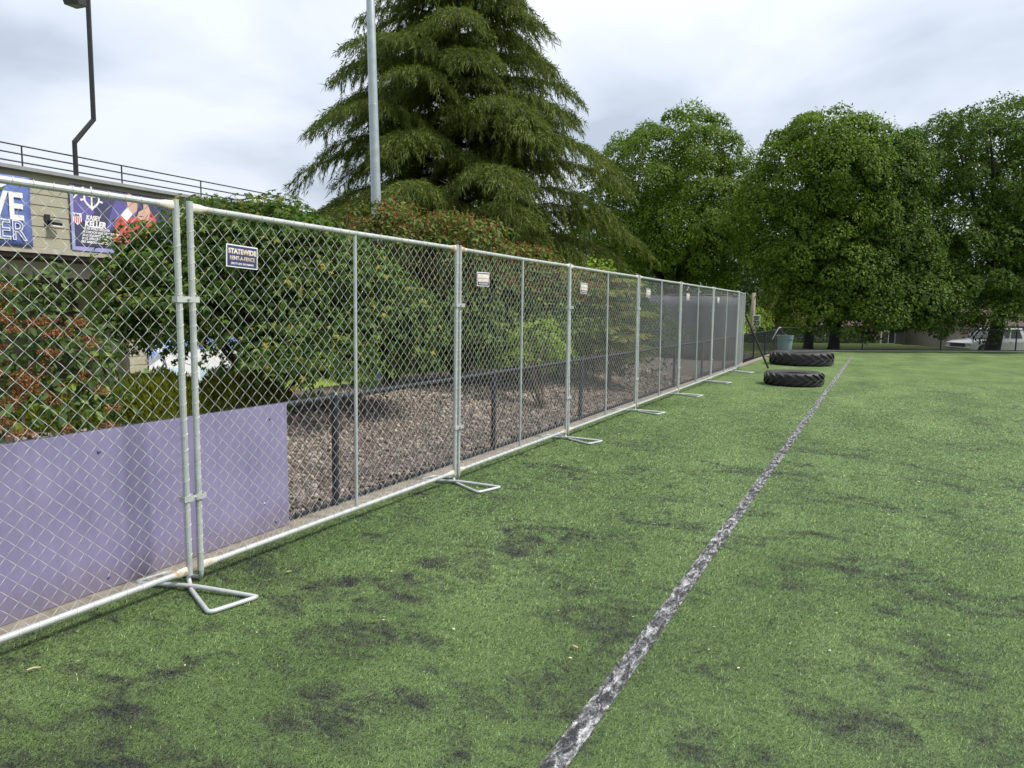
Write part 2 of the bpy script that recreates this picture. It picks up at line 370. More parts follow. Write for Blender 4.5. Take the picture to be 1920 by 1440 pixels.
def smooth_angle(o, deg=40):
    me = o.data; me.polygons.foreach_set('use_smooth', [True] * len(me.polygons))
    bm = bmesh.new(); bm.from_mesh(me)
    for e in bm.edges: e.smooth = not (len(e.link_faces) == 2 and e.calc_face_angle(0) > R(deg))
    bm.to_mesh(me); bm.free(); return o

def raw_mesh(name, V, F, smooth=False):
    """V (n,3) float array, F (m,k) int array"""
    me = bpy.data.meshes.new(name); m, k = F.shape
    me.vertices.add(len(V)); me.vertices.foreach_set('co', V.astype(np.float32).ravel())
    me.loops.add(m * k); me.loops.foreach_set('vertex_index', F.astype(np.int32).ravel())
    me.polygons.add(m); me.polygons.foreach_set('loop_start', np.arange(0, m * k, k, dtype=np.int32))
    if smooth: me.polygons.foreach_set('use_smooth', np.ones(m, bool))
    me.update(calc_edges=True); return me

def unit(a): return a / np.maximum(np.linalg.norm(a, axis=-1, keepdims=True), 1e-9)
TPL = {
    'diamond': (np.array([(0, 0, 0), (.5, .30, .07), (1, 0, -.06), (.5, -.30, .07)], float), np.array([(0, 1, 2), (0, 2, 3)])),
    'oval': (np.array([(0, 0, 0), (.28, .26, .07), (.72, .22, .03), (1, 0, -.10), (.72, -.22, .03), (.28, -.26, .07)], float), np.array([(0, 1, 2, 3), (0, 3, 4, 5)])),
    'strand': (np.array([(0, 0, 0), (.35, .5, 0), (1, 0, 0), (.35, -.5, 0)], float), np.array([(0, 1, 2, 3)])),
}
def palm_tpl():
    vs = [(0, 0, 0)]; fs = []
    tips = [(-115, .52), (-58, .82), (0, 1.0), (58, .82), (115, .52)]
    c = .30
    valley = lambda a: (c + .36 * math.cos(R(a)), .36 * math.sin(R(a)), .03)
    vs.append((c * .35, -.10, .0))
    vl = [-150, -86, -29, 29, 86, 150]
    vs = [(c, 0, .04)]
    ring = []
    for i in range(5):
        a0 = vl[i]; r0 = .30 if i else .22
        ring.append((c + r0 * math.cos(R(a0)), r0 * math.sin(R(a0)), .03))
        a, r = tips[i]; ring.append((c + r * .72 * math.cos(R(a)), r * .72 * math.sin(R(a)), -.09))
    a0 = vl[5]; ring.append((c + .22 * math.cos(R(a0)), .22 * math.sin(R(a0)), .03))
    vs += ring
    for i in range(5): fs.append((0, 1 + 2 * i, 2 + 2 * i, 3 + 2 * i))
    return np.array(vs, float), np.array(fs)
TPL['palm'] = palm_tpl()

def leaves(name, P, Nn, T, size, tpl='diamond', width=None):
    """P centres, Nn normals, T axis directions, size lengths -> one mesh"""
    tv, tf = TPL[tpl]; n = len(P)
    T = unit(T); B = unit(np.cross(Nn, T)); Nn = np.cross(T, B)
    size = np.asarray(size).reshape(n, 1, 1); w = size if width is None else np.asarray(width).reshape(n, 1, 1)
    V = P[:, None, :] + tv[None, :, 0:1] * size * T[:, None, :] + tv[None, :, 1:2] * w * B[:, None, :] + tv[None, :, 2:3] * size * Nn[:, None, :]
    F = tf[None] + (np.arange(n) * len(tv))[:, None, None]
    return raw_mesh(name, V.reshape(-1, 3), F.reshape(-1, tf.shape[1]))

def rand_dir(n): return unit(rng.normal(size=(n, 3)))

def crown_points(lobes, nclump, per, rclump, shell=(0.72, 1.02), flat=0.6, upb=0.7, sep=0.0, core=0.42):
    """lobes: (x,y,z,rh,rv). returns leaf positions, normals, axes for leaf clumps spread over the crown"""
    lb = np.array(lobes, float); area = lb[:, 3] * lb[:, 4]; pr = area / area.sum()
    cs = []; ns = []; tries = 0
    while len(cs) < nclump and tries < nclump * 60:
        tries += 1
        i = rng.choice(len(lb), p=pr); d = rand_dir(1)[0]
        if d[2] < -0.55 and rng.random() < 0.7: continue
        r = rng.uniform(*shell); c = lb[i, :3] + d * r * np.array([lb[i, 3], lb[i, 3], lb[i, 4]])
        inside = False
        for j in range(len(lb)):
            if j != i:
                q = (c - lb[j, :3]) / np.array([lb[j, 3], lb[j, 3], lb[j, 4]])
                if np.dot(q, q) < 0.50: inside = True; break
        if inside and rng.random() < 0.8: continue
        if sep and cs and np.min(np.sum((np.array(cs) - c) ** 2, 1)) < (sep * rng.uniform(.75, 1.2)) ** 2: continue
        cs.append(c); ns.append(d)
    cs = np.array(cs); ns = unit(np.array(ns) + np.array([0, 0, upb]))
    P = []; NN = []; TT = []
    for c, nn in zip(cs, ns):
        k = max(4, int(per * rng.uniform(0.6, 1.4))); rc = rclump * rng.uniform(0.6, 1.35)
        d = rand_dir(k); dn = d @ nn
        d = d - np.outer(np.minimum(dn, 0), nn) * rng.uniform(0.9, 1.9, (k, 1))      # mostly the upper dome
        d = unit(d); rad = rc * (1 - core * rng.random((k, 1)) ** 2) * (1 + 0.16 * np.sin(d[:, :1] * 7 + c[0] * 9) * np.cos(d[:, 1:2] * 6 + c[1] * 7))
        hgt_ = (d @ nn)[:, None]
        p = c + (d - nn * hgt_) * rad + nn * hgt_ * rad * flat
        P.append(p); NN.append(unit(d * 1.0 + nn * 0.5 + rng.normal(scale=0.26, size=(k, 3))))
        TT.append(unit((d - nn * hgt_) + rng.normal(scale=0.4, size=(k, 3)) + np.array([0, 0, -0.35])))
    return np.concatenate(P), np.concatenate(NN), np.concatenate(TT), cs

def loc_lobes(c, lobes):
    """lobes given as (sideways, back, z, rh, rv) about the ground point c"""
    return [(c[0] + LAT.x * a + DEP.x * b, c[1] + LAT.y * a + DEP.y * b, z, rh, rv) for a, b, z, rh, rv in lobes]

def limb_tubes(mb, base, targets, r0, zfork, lean=(0, 0), n=8):
    base = Vector(base)
    fork = base + Vector((lean[0], lean[1], zfork))
    pts = [base + Vector((0, 0, -0.15)), base + Vector((0, 0, 0.12)), base.lerp(fork, 0.4) + Vector((r0 * .15, 0, 0)), fork]
    mb.tube(pts, [r0 * 1.55, r0 * 1.15, r0 * 0.95, r0 * 0.82], n)
    for t in targets:
        t = Vector(t); f = base.lerp(fork, random.uniform(0.82, 0.99)); mid = f.lerp(t, 0.45) + Vector((random.uniform(-.2, .2), random.uniform(-.2, .2), 0.12 * (t - f).length))
        mb.tube([f, mid, t], [r0 * 0.5, r0 * 0.32, r0 * 0.08], 6)

def broad_tree(name, label, group, base, lobes, mat, leafsize, nclump, per, rclump, trunk_r, zfork, bark='bark_dark', tpl='diamond', lean=(0, 0), cat='tree', shell=(0.80, 1.12), flat=0.9, ntarget=14, limbs=True, upb=0.75, fill=.20):
    root = empty(name, base, 0, label, cat, group)
    P, Nn, T, cs = crown_points(lobes, nclump, per, rclump, shell, flat, upb, rclump * 1.12, 0.26)
    b = np.array(base)
    nf = int(len(P) * fill); lb = np.array(lobes, float); pi = rng.choice(len(lb), nf, p=lb[:, 3] ** 2 / (lb[:, 3] ** 2).sum())
    q = lb[pi, :3] + rand_dir(nf) * (0.20 + 0.48 * rng.random((nf, 1)) ** .6) * np.stack([lb[pi, 3], lb[pi, 3], lb[pi, 4]], 1)
    P = np.concatenate([P, q]); Nn = np.concatenate([Nn, unit(rand_dir(nf) + np.array([0, 0, .8]))]); T = np.concatenate([T, rand_dir(nf)])
    me = leaves('crown', P - b, Nn, T, leafsize * rng.uniform(0.65, 1.3, len(P)), tpl)
    link('crown', me, M_[mat], root, kind='stuff')
    mb = MB()
    tg = [c - b for c in cs[rng.choice(len(cs), min(ntarget, len(cs)), replace=False)]] if limbs else []
    limb_tubes(mb, (0, 0, 0), tg, trunk_r, zfork, lean)
    mb.build('trunk', M_[bark], root, smooth=True)
    return root

_font_mat = {}
def text(body, size, M4, mat, parent, name='lettering', bold=0.0, shear=0.0, xs=1.0, align='LEFT', depth=0.002):
    cu = bpy.data.curves.new('txt', 'FONT'); cu.body = body; cu.size = size; cu.align_x = align; cu.extrude = depth; cu.offset = bold; cu.shear = shear
    cu.resolution_u = 3
    o = bpy.data.objects.new('txt', cu); col.objects.link(o)
    dg = bpy.context.evaluated_depsgraph_get(); me = bpy.data.meshes.new_from_object(o.evaluated_get(dg))
    bpy.data.objects.remove(o)
    me.transform(M4 @ Matrix.Diagonal((xs, 1, 1, 1))); me.name = name
    me.materials.clear(); return link(name, me, M_[mat], parent)
def facing_x(x, y, z):      # plane facing +X: text runs along +Y, up is +Z
    return Matrix(((0, 0, 1, x), (1, 0, 0, y), (0, 1, 0, z), (0, 0, 0, 1)))
def flat_x(name, pts, x, mat, parent, th=0.002):
    """flat printed shape on a +X facing plane; pts are (y,z)"""
    mb = MB(); n = len(pts)
    vs = [(x, y, z) for y, z in pts] + [(x - th, y, z) for y, z in pts]
    fs = [tuple(range(n)), tuple(range(2 * n - 1, n - 1, -1))] + [(i, n + i, n + (i + 1) % n, (i + 1) % n) for i in range(n)]
    mb.add(vs, fs); return mb.build(name, M_[mat], parent)

# ------------------------------------------------------------------ terrain
FD = np.array([0.795, 0.606]); FN = np.array([-0.606, 0.795]); F0 = np.array([-1.2, 36.0])   # far fence line
def S(a, b, x): t = np.clip((x - a) / (b - a), 0, 1); return t * t * (3 - 2 * t)
def hgt(x, y):
    dx = x - F0[0]; dy = y - F0[1]; s = dx * FN[0] + dy * FN[1]; a = dx * FD[0] + dy * FD[1]
    far = -1.2 * np.maximum(S(8, 11, s), S(8.6, 11, a) * S(0.3, 2.6, s))
    wf = 1 - S(20, 26, y)
    west = (0.34 * S(-4.15, -6.8, x) - 0.86 * S(-8.2, -11, x)) * wf
    return -0.012 + far + west
def ax(lo, hi, step, ext): 
    c = list(np.arange(lo, hi + 1e-6, step)); e = [12, 30, 70, 150, 350, 700]
    return np.array([lo - k for k in e[::-1]] + c + [hi + k for k in e]) if ext else np.array(c)
def sheet(name, xs, ys, zoff, mat, kind='structure', keep=None):
    X, Y = np.meshgrid(xs, ys); Z = hgt(X, Y) + zoff
    if name == 'ground': Z = Z - 0.16 * (S(-3.0, -4.2, X) * (1 - S(-10, -11, X)) * (1 - S(31, 34, Y)))
    nx, ny = len(xs), len(ys)
    V = np.stack([X.ravel(), Y.ravel(), Z.ravel()], 1); i = np.arange(ny - 1)[:, None] * nx + np.arange(nx - 1)[None]; i = i.ravel()
    F = np.stack([i, i + 1, i + nx + 1, i + nx], 1)
    if keep is not None:
        cx = V[F].mean(1); F = F[keep(cx[:, 0], cx[:, 1])]
    return link(name, raw_mesh(name, V, F, True), M_[mat], kind=kind)
sheet('ground', ax(-40, 50, 1.0, True), ax(-12, 110, 1.0, True), -0.01, 'ground')
# turf up to the far fence
def turf_top(x): return F0[1] + (x - F0[0]) * FD[1] / FD[0] - 0.12
mb = MB(); xs = np.linspace(-3.80, 45, 60)
vs = [(x, y, 0) for x in xs for y in np.linspace(-8, turf_top(x), 40)]
fs = [(i * 40 + j, (i + 1) * 40 + j, (i + 1) * 40 + j + 1, i * 40 + j + 1) for i in range(59) for j in range(39)]
me = bpy.data.meshes.new('turf_field'); me.from_pydata(vs, [], fs); link('turf_field', me, M_['turf'], kind='structure')
# painted lines
LX0, LX1 = -1.028, -0.936
mb = MB(); n = 120; ys = np.linspace(-3, 31.35, n)
for i in range(n - 1): mb.add([(LX0, ys[i], .004), (LX1, ys[i], .004), (LX1, ys[i + 1], .004), (LX0, ys[i + 1], .004)], [(0, 1, 2, 3)])
mb.build('touch_line', M_['line'], kind='structure')
d = Vector((FD[0], FD[1], 0)); nn_ = Vector((FN[0], FN[1], 0)) * 0.055; p0 = Vector((-0.93, 31.42, 0.005)); p1 = p0 + d * 30
mb = MB(); mb.add([p0 - nn_, p1 - nn_, p1 + nn_, p0 + nn_], [(0, 1, 2, 3)]); mb.build('end_line', simple('faded_line', (0.26, 0.34, 0.2), 0.8, 0, 0.4, 3), kind='structure')
# turf pile close to the camera: real fibres
def blades():
    n = 950000
    # sample in view-space wedge, density falling with distance
    dd = 2.0 + (19.0 - 2.0) * rng.random(n) ** 1.55
    dd = dd[rng.random(n) > np.clip((dd - 6) / 13, 0, 1)]; n = len(dd)
    lat = (rng.random(n) * 2 - 1) * (0.80 * dd + 0.3)
    x = LAT.x * lat + DEP.x * dd; y = LAT.y * lat + DEP.y * dd
    ok = (x > -3.78); x = x[ok]; y = y[ok]; dd = dd[ok]; n = len(x)
    lod = np.clip(dd / 3.2, 0.8, 3.6)
    w = 0.0023 * lod * rng.uniform(0.7, 1.3, n); h = rng.uniform(0.006, 0.014, n) * np.clip(lod, 0.9, 1.3)
    ang = rng.normal(R(25), 0.9, n); ln = rng.uniform(0.006, 0.019, n) * np.clip(lod, 0.9, 2.0)
    bx = np.cos(ang + np.pi / 2) * w; by = np.sin(ang + np.pi / 2) * w
    P = np.stack([x, y, np.zeros(n)], 1)
    A = P + np.stack([bx, by, np.zeros(n)], 1); B = P - np.stack([bx, by, np.zeros(n)], 1)
    C = P + np.stack([np.cos(ang) * ln, np.sin(ang) * ln, h], 1)
    V = np.stack([A, B, C], 1)
    online = (x > LX0 + rng.normal(0, .006, n)) & (x < LX1 + rng.normal(0, .006, n))
    for nm, sel, mt in (('turf_pile', ~online, 'blade'), ('line_pile', online, 'line_blade')):
        v = V[sel].reshape(-1, 3); f = np.arange(len(v)).reshape(-1, 3)
        o = link(nm, raw_mesh(nm, v, f), M_[mt], kind='stuff')
        tag(o, {'turf_pile': 'short green synthetic turf fibres of the playing field with dark crumb showing', 'line_pile': 'worn white turf fibres along the touch line'}[nm], 'turf')
blades()
# flecks of debris on the turf
n = 1000; dd = 3 + 23 * rng.random(n) ** .8; lat = (rng.random(n) * 2 - 1) * 0.75 * dd
x = LAT.x * lat + DEP.x * dd; y = LAT.y * lat + DEP.y * dd; ok = (x > -3.5) & (y < 30); x = x[ok]; y = y[ok]; n = len(x)
me = leaves('turf_flecks', np.stack([x, y, np.full(n, .013)], 1), unit(np.array([0, 0, 1.]) + rng.normal(scale=.25, size=(n, 3))), rand_dir(n) * np.array([1, 1, .1]), rng.uniform(.008, .026, n), 'diamond')
tag(link('turf_flecks', me, M_['debris'], kind='stuff'), 'scattered pale leaf flecks lying on the turf', 'debris')
def one_leaf(name, loc, ax_, s, mat, label, tpl='oval'):
    me = leaves(name, np.array([[0, 0, 0.]]), unit(np.array([[.1, .1, 1.]])), np.array([ax_], float), [s], tpl)
    tag(link(name, me, M_[mat], loc=loc), label, 'leaf')
one_leaf('dry_leaf', (-1.28, 3.15, .018), (1, -.3, .1), .04, 'leaf_brown', 'small brown dry leaf on the turf between fence and touch line')
one_leaf('fallen_leaf', (-3.26, 3.18, .018), (1, .2, .1), .045, 'leaf_green1', 'small green star leaf lying on turf just past the first stand', 'palm')
mb = MB(); mb.tube([(-3.375, 1.70, .018), (-3.363, 1.722, .022), (-3.350, 1.745, .018)], [.0035, .004, .002], 5)
tag(mb.build('straw_stalk', M_['straw']), 'short pale straw stalk on the turf near the first panel', 'straw')

# concrete edge strip under the black fence, gravel bed, path, street
mb = MB(); yy = -6.0
tag(MB().box((-4.09, -8, -0.2), (-3.81, 33.9, 0.018)).build('concrete_strip', M_['concrete'], kind='structure', bevel=0.006), kind='structure')
q0 = Vector((-3.9, 33.72, 0)); q1 = q0 + Vector((FD[0], FD[1], 0)) * 29; qn = Vector((FN[0], FN[1], 0)) * .10
MB().add([q0 - qn + Vector((0, 0, z)) for z in (-.1, .035)] + [q1 - qn + Vector((0, 0, z)) for z in (-.1, .035)] + [q0 + qn + Vector((0, 0, z)) for z in (-.1, .035)] + [q1 + qn + Vector((0, 0, z)) for z in (-.1, .035)],
         [(0, 2, 3, 1), (4, 5, 7, 6), (1, 3, 7, 5), (0, 1, 5, 4), (2, 6, 7, 3)]).build('kerb_strip', M_['path'], kind='structure')
sheet('gravel_bed', np.arange(-10.33, -4.08, 0.25), np.arange(-4, 31.01, 0.5), 0.004, 'soil')
def stones():
    ico = bmesh.new(); bmesh.ops.create_icosphere(ico, subdivisions=1, radius=1); ico.verts.ensure_lookup_table()
    tv = np.array([v.co[:] for v in ico.verts]); tf = np.array([[v.index for v in f.verts] for f in ico.faces]); ico.free()
    n = 17000
    y = 3.3 + 15 * rng.random(n) ** 1.5; x = -4.11 - 3.5 * rng.random(n) ** 1.15
    s = rng.uniform(.014, .034, n) * np.clip(y / 7, 1, 1.7)
    z = hgt(x, y) + s * .25
    sc = rng.uniform(.6, 1.25, (n, 1, 3)) * np.array([1, 1, .75])
    jit = rng.uniform(.82, 1.18, (n, len(tv), 1)); a = rng.uniform(0, 6.28, n); ca, sa = np.cos(a), np.sin(a)
    V = tv[None] * sc * jit * s[:, None, None]
    V = np.stack([V[..., 0] * ca[:, None] - V[..., 1] * sa[:, None], V[..., 0] * sa[:, None] + V[..., 1] * ca[:, None], V[..., 2] + V[..., 0] * .35], -1) + np.stack([x, y, z], 1)[:, None]
    F = tf[None] + (np.arange(n) * len(tv))[:, None, None]
    o = link('gravel', raw_mesh('gravel', V.reshape(-1, 3), F.reshape(-1, 3)), M_['stone'], kind='stuff')
    tag(o, 'brown and grey crushed stone covering the bed behind the low black fence', 'gravel')
stones()
sheet('path', np.arange(-13.4, -10.0, 0.4), np.arange(2, 22.1, 0.5), 0.012, 'path')
def st_keep(cx, cy):
    s = (cx - F0[0]) * FN[0] + (cy - F0[1]) * FN[1]; a = (cx - F0[0]) * FD[0] + (cy - F0[1]) * FD[1]
    return ((s > 11.0) & (s < 19)) | ((a > 12.2) & (s > 4.3) & (s < 19))
sheet('street', np.arange(-36, 46, 1.0), np.arange(30, 100, 1.0), 0.006, 'asphalt', keep=st_keep)
def sw_keep(cx, cy):
    s = (cx - F0[0]) * FN[0] + (cy - F0[1]) * FN[1]; a = (cx - F0[0]) * FD[0] + (cy - F0[1]) * FD[1]
    return (s > 19) & (s < 21.5)
sheet('sidewalk', np.arange(-46, 46, 1.0), np.arange(30, 110, 1.0), 0.12, 'path', keep=sw_keep)

# ------------------------------------------------------------------ temporary chain-link panels
def chain_mesh(length, height, diag, r, wob=0.0, sides=3, mid=True, z0=0.0):
    """woven zig-zag wires; local x along the panel, y across, z up"""
    p = diag / 2; nw = int(length / p); nz = int(height / p); mx = length / (nw); 
    V = []; F = []
    ts = np.arange(sides) * 2 * np.pi / sides
    for i in range(nw):
        js = np.arange(nz + 1); odd = (js + i) % 2
        X = (i + odd) * mx; Z = js * (height / nz); Yd = np.where(odd == 1, r * 1.1, -r * 1.1)
        P = np.stack([X, Yd, Z], 1)
        if mid:
            Q = (P[:-1] + P[1:]) / 2; Q[:, 0] += np.where(odd[:-1] == 0, 1, -1) * p * 0.035; Q[:, 2] += p * 0.05
            A = np.empty((len(P) + len(Q), 3)); A[0::2] = P; A[1::2] = Q; P = A
        if wob: P = P + np.stack([rng.normal(0, wob, len(P)), np.zeros(len(P)), rng.normal(0, wob, len(P))], 1)
        m = len(P); k0 = sum(len(v) for v in V)
        D = np.gradient(P, axis=0); D = unit(D); U = np.tile(np.array([0, 1., 0]), (m, 1)); W = unit(np.cross(D, U)); U = np.cross(W, D)
        ring = P[:, None] + r * (np.cos(ts)[None, :, None] * U[:, None] + np.sin(ts)[None, :, None] * W[:, None])
        V.append(ring.reshape(-1, 3)); a = np.arange(m - 1)[:, None] * sides + np.arange(sides)[None]
        b = np.arange(m - 1)[:, None] * sides + (np.arange(sides)[None] + 1) % sides
        F.append(np.stack([a, b, b + sides, a + sides], -1).reshape(-1, 4) + k0)
    V = np.concatenate(V); V[:, 2] += z0
    return raw_mesh('chain_link', V, np.concatenate(F), False)

PH = 2.29; PL = 2.84; PR = 0.0185
def ring_pts(c, r, ax1, ax2, n=8, tilt=(0, 0, 0)):
    return [Vector(c) + (Vector(ax1) * math.cos(2 * math.pi * k / n) + Vector(ax2) * math.sin(2 * math.pi * k / n)) * r + Vector(tilt) * math.cos(2 * math.pi * k / n) for k in range(n)]
PANEL_G = 'temporary chain link fence panels along the touch line'
def make_panel():
    root = empty('temporary_fence', (0, 0, 0), 0, group=PANEL_G)
    # local +x along the panel
    for x in (0.0, PL):
        MB().tube([(x, 0, 0.075), (x, 0, PH)], PR, 12).build('post', M_['galv'], root, smooth=False).data
    for z, nm in ((PH - 0.035, 'top_rail'), (0.105, 'bottom_rail')):
        MB().tube([(0.11, 0, z), (PL / 2, 0, z + (-.004 if z > 1 else .0)), (PL - 0.11, 0, z)], PR * .97, 12).build(nm, M_['galv'], root)
    for x, sx in ((0, 1), (PL, -1)):
        for z in (PH - 0.035, 0.105):
            b = PR * .95; mb = MB(); secs = [(x + sx * 0.012, .010, .028), (x + sx * 0.065, .011, .026), (x + sx * 0.10, .017, .019), (x + sx * 0.125, .0185, .0185)]
            vs = []; fs = []
            for (xx, ry, rz) in secs:
                for k in range(10):
                    t = 2 * math.pi * k / 10; vs.append((xx, ry * math.cos(t), z + rz * math.sin(t)))
            for i in range(3):
                for k in range(10): fs.append((i * 10 + k, i * 10 + (k + 1) % 10, (i + 1) * 10 + (k + 1) % 10, (i + 1) * 10 + k))
            mb.add(vs, fs); mb.build('rail_end', M_['zinc'], root, smooth=True)
    MB().tube([(PL / 2, 0, 0.11), (PL / 2, 0, PH - 0.04)], 0.0135, 10).build('brace_post', M_['galv'], root)
    me = chain_mesh(PL - 0.01, PH - 0.15, 0.0915, 0.0015, 0.0011, 3, True, 0.112); me.transform(Matrix.Translation((0.005, 0.012, 0)))
    link('chain_link_mesh', me, M_['wire'], root, kind='stuff')
    mb = MB()
    k = 0; z = 0.2
    while z < PH - 0.08:
        for x in (0, PL): mb.tube(ring_pts((x, 0, z), PR + .0018, (1, 0, 0), (0, 1, 0), 8, (0, 0, .010)), .0019, 3, closed=True)
        z += 0.0915
    x = 0.16
    while x < PL - 0.12:
        for z in (PH - 0.035, 0.105): mb.tube(ring_pts((x, 0, z), PR + .0018, (0, 1, 0), (0, 0, 1), 8, (.008, 0, 0)), .0018, 3, closed=True)
        x += 0.0915
    mb.build('tie_wires', M_['wire'], root, kind='stuff')
    for z in (0.545, 1.725):        # saddle clamp that joins this panel to the next one
        mb = MB(); mb.box((PL - .026, .0195, z - .017), (PL + .116, .024, z + .017)); mb.box((PL - .026, -.024, z - .017), (PL + .116, -.0195, z + .017))
        mb.box((PL - .030, -.024, z - .017), (PL - .026, .024, z + .017)); mb.box((PL + .116, -.024, z - .017), (PL + .120, .024, z + .017))
        cl = mb.build('clamp', M_['galv'], root); MB().tube([(PL + .045, -.036, z), (PL + .045, .034, z)], .008, 6).build('bolt', M_['bolt'], cl)
    return root
panel = make_panel()
FX = -3.61
joints = [2.78 - 2.93, 2.78, 5.755, 8.50, 11.46, 14.25, 17.30, 20.68]
names = ['nearest galvanised fence panel in front of the purple boards, cut by the picture edge',
         'galvanised fence panel carrying the legible blue sign, second from the camera',
         'galvanised fence panel with a tan faded sign in front of gravel and the lime bush',
         'galvanised fence panel in front of the layered yellow green shrub',
         'galvanised fence panel just past the layered shrub, where the dark windscreen begins',
         'galvanised fence panel in front of the dark windscreen, two before the corner bend',
         'last straight galvanised fence panel before the fence bends']
for i in range(7):
    o = panel if i == 0 else copy_tree(panel)
    y0, y1 = joints[i], joints[i + 1]; ln = y1 - y0 - 0.085
    o.location = (FX, y0 + 0.043, 0); o.rotation_euler = (R(random.uniform(-.7, .7)), 0, R(90 + random.uniform(-.25, .25))); o.scale = (ln / PL, 1, 1)
    o['label'] = names[i]
o = copy_tree(panel); e0 = Vector((-3.64, 20.74, 0)); e1 = Vector((-3.64, 23.2, 0)); e0 = Vector((-3.63, 20.75, 0)); e1 = Vector((-3.80, 22.75, 0)) 
o.location = e0; dv_ = e1 - e0; o.rotation_euler = (0, 0, math.atan2(dv_.y, dv_.x)); o.scale = (dv_.length / PL, 1, 1)
o['label'] = 'end galvanised fence panel turned away at the far end of the fence line'
# bent pipe stands
STAND_G = 'bent pipe stands under the fence joints'
def make_stand():
    root = MB()
    r = .0135
    pts = [(-.0, -.043, .10), (.0, -.043, .055), (.02, -.052, .028), (.10, -.10, .016), (.40, -.24, .016), (.425, -.245, .016), (.445, -.225, .016), (.495, -.01, .016), (.495, .012, .016), (.478, .022, .016),
           (.10, -.075, .034), (-.18, -.15, .020), (-.26, -.178, .016), (-.285, -.178, .016), (-.297, -.155, .016), (-.285, -.02, .016), (-.27, .01, .016), (-.235, .028, .016), (-.03, .052, .022), (0, .046, .05), (0, .043, .10)]
    P = [Vector(p) for p in pts]
    fine = []
    for i in range(len(P) - 1):
        for k in range(3):
            t = k / 3; p0, p1, p2, p3 = P[max(i - 1, 0)], P[i], P[i + 1], P[min(i + 2, len(P) - 1)]
            a = p1.lerp(p2, t); c = 0.5 * ((2 * p1) + (p2 - p0) * t + (2 * p0 - 5 * p1 + 4 * p2 - p3) * t * t + (3 * p1 - p0 - 3 * p2 + p3) * t ** 3)
            fine.append(a.lerp(c, .5))
    fine.append(P[-1]); root.tube(fine, r, 10)
    return root.build('fence_stand', M_['galv'], smooth=True)
stand = make_stand()
sl_ = ['bent pipe stand under the nearest fence joint, beside the purple board', 'bent pipe stand under the joint next to the gravel bed, second from camera', 'bent pipe stand under the fence joint by the lime bush',
       'bent pipe stand under the joint at the right side of the layered shrub', 'bent pipe stand under the first fence joint backed by the dark windscreen', 'bent pipe stand under the next to last straight fence joint', 'bent pipe stand under the joint where the fence bends']
for i, y in enumerate(joints[1:]):
    o = stand if i == 0 else stand.copy()
    if i: col.objects.link(o)
    o.location = (FX, y, 0); o.rotation_euler = (0, 0, R(random.uniform(-5, 5)) if i else 0); tag(o, sl_[i], 'fence stand', STAND_G)
for o in bpy.data.objects:
    if o.get('group') == PANEL_G: o['category'] = 'fence'
# rental signs
def make_sign(faded):
    root = empty('rental_sign', (0, 0, 0))
    w, h = .245, .140
    MB().box((-.002, 0, 0), (.001, w, h)).build('plate', M_['white_print'], root, bevel=.0008)
    MB().box((.0005, .007, .007), (.0022, w - .007, h - .007)).build('face', M_['sign_navy'], root, bevel=.0008)
    if faded: MB().box((.0015, .014, .040), (.0032, w - .014, h - .016)).build('faded_patch', M_['sign_faded'], root)
    x = .0035 if faded else .0025
    g = 'white_print' if faded else 'sign_gold'
    text('STATEWIDE', .042, facing_x(x, w / 2, .086), g, root, bold=.0022, xs=.96, align='CENTER', depth=.0006)
    text('RENT-A-FENCE', .033, facing_x(x, w / 2, .047), g, root, bold=.0009, xs=.88, align='CENTER', depth=.0006)
    text('(503) 371-6218  (541) 928-9433', .0165, facing_x(x, w / 2, .019), 'white_print', root, bold=.0004, xs=.82, align='CENTER', depth=.0006)
    return root
s0 = make_sign(False); s0.location = (FX + .020, 3.06, 1.932); s0.rotation_euler = (R(-2.2), 0, 0)
tag(s0, 'blue sign with white and gold lettering hanging on the second fence panel', 'sign', 'rental signs on the fence panels')
sf = make_sign(True)
fl = ['faded tan and blue sign in front of the reddish shrubs', 'faded tan sign in front of the layered yellow green shrub', 'faded tan sign hanging where the windscreen starts', 'faded tan sign on the fifth panel against the windscreen, second farthest sign', 'farthest small faded sign on the fence before the bend']
for i, y in enumerate(joints[2:7]):
    o = sf if i == 0 else copy_tree(sf); o.location = (FX + .020, y + .31 + random.uniform(-.01, .03), 1.925 + random.uniform(-.008, .01)); o.rotation_euler = (R(random.uniform(-1.5, 1)), 0, 0)
    tag(o, fl[i], 'sign', 'rental signs on the fence panels')

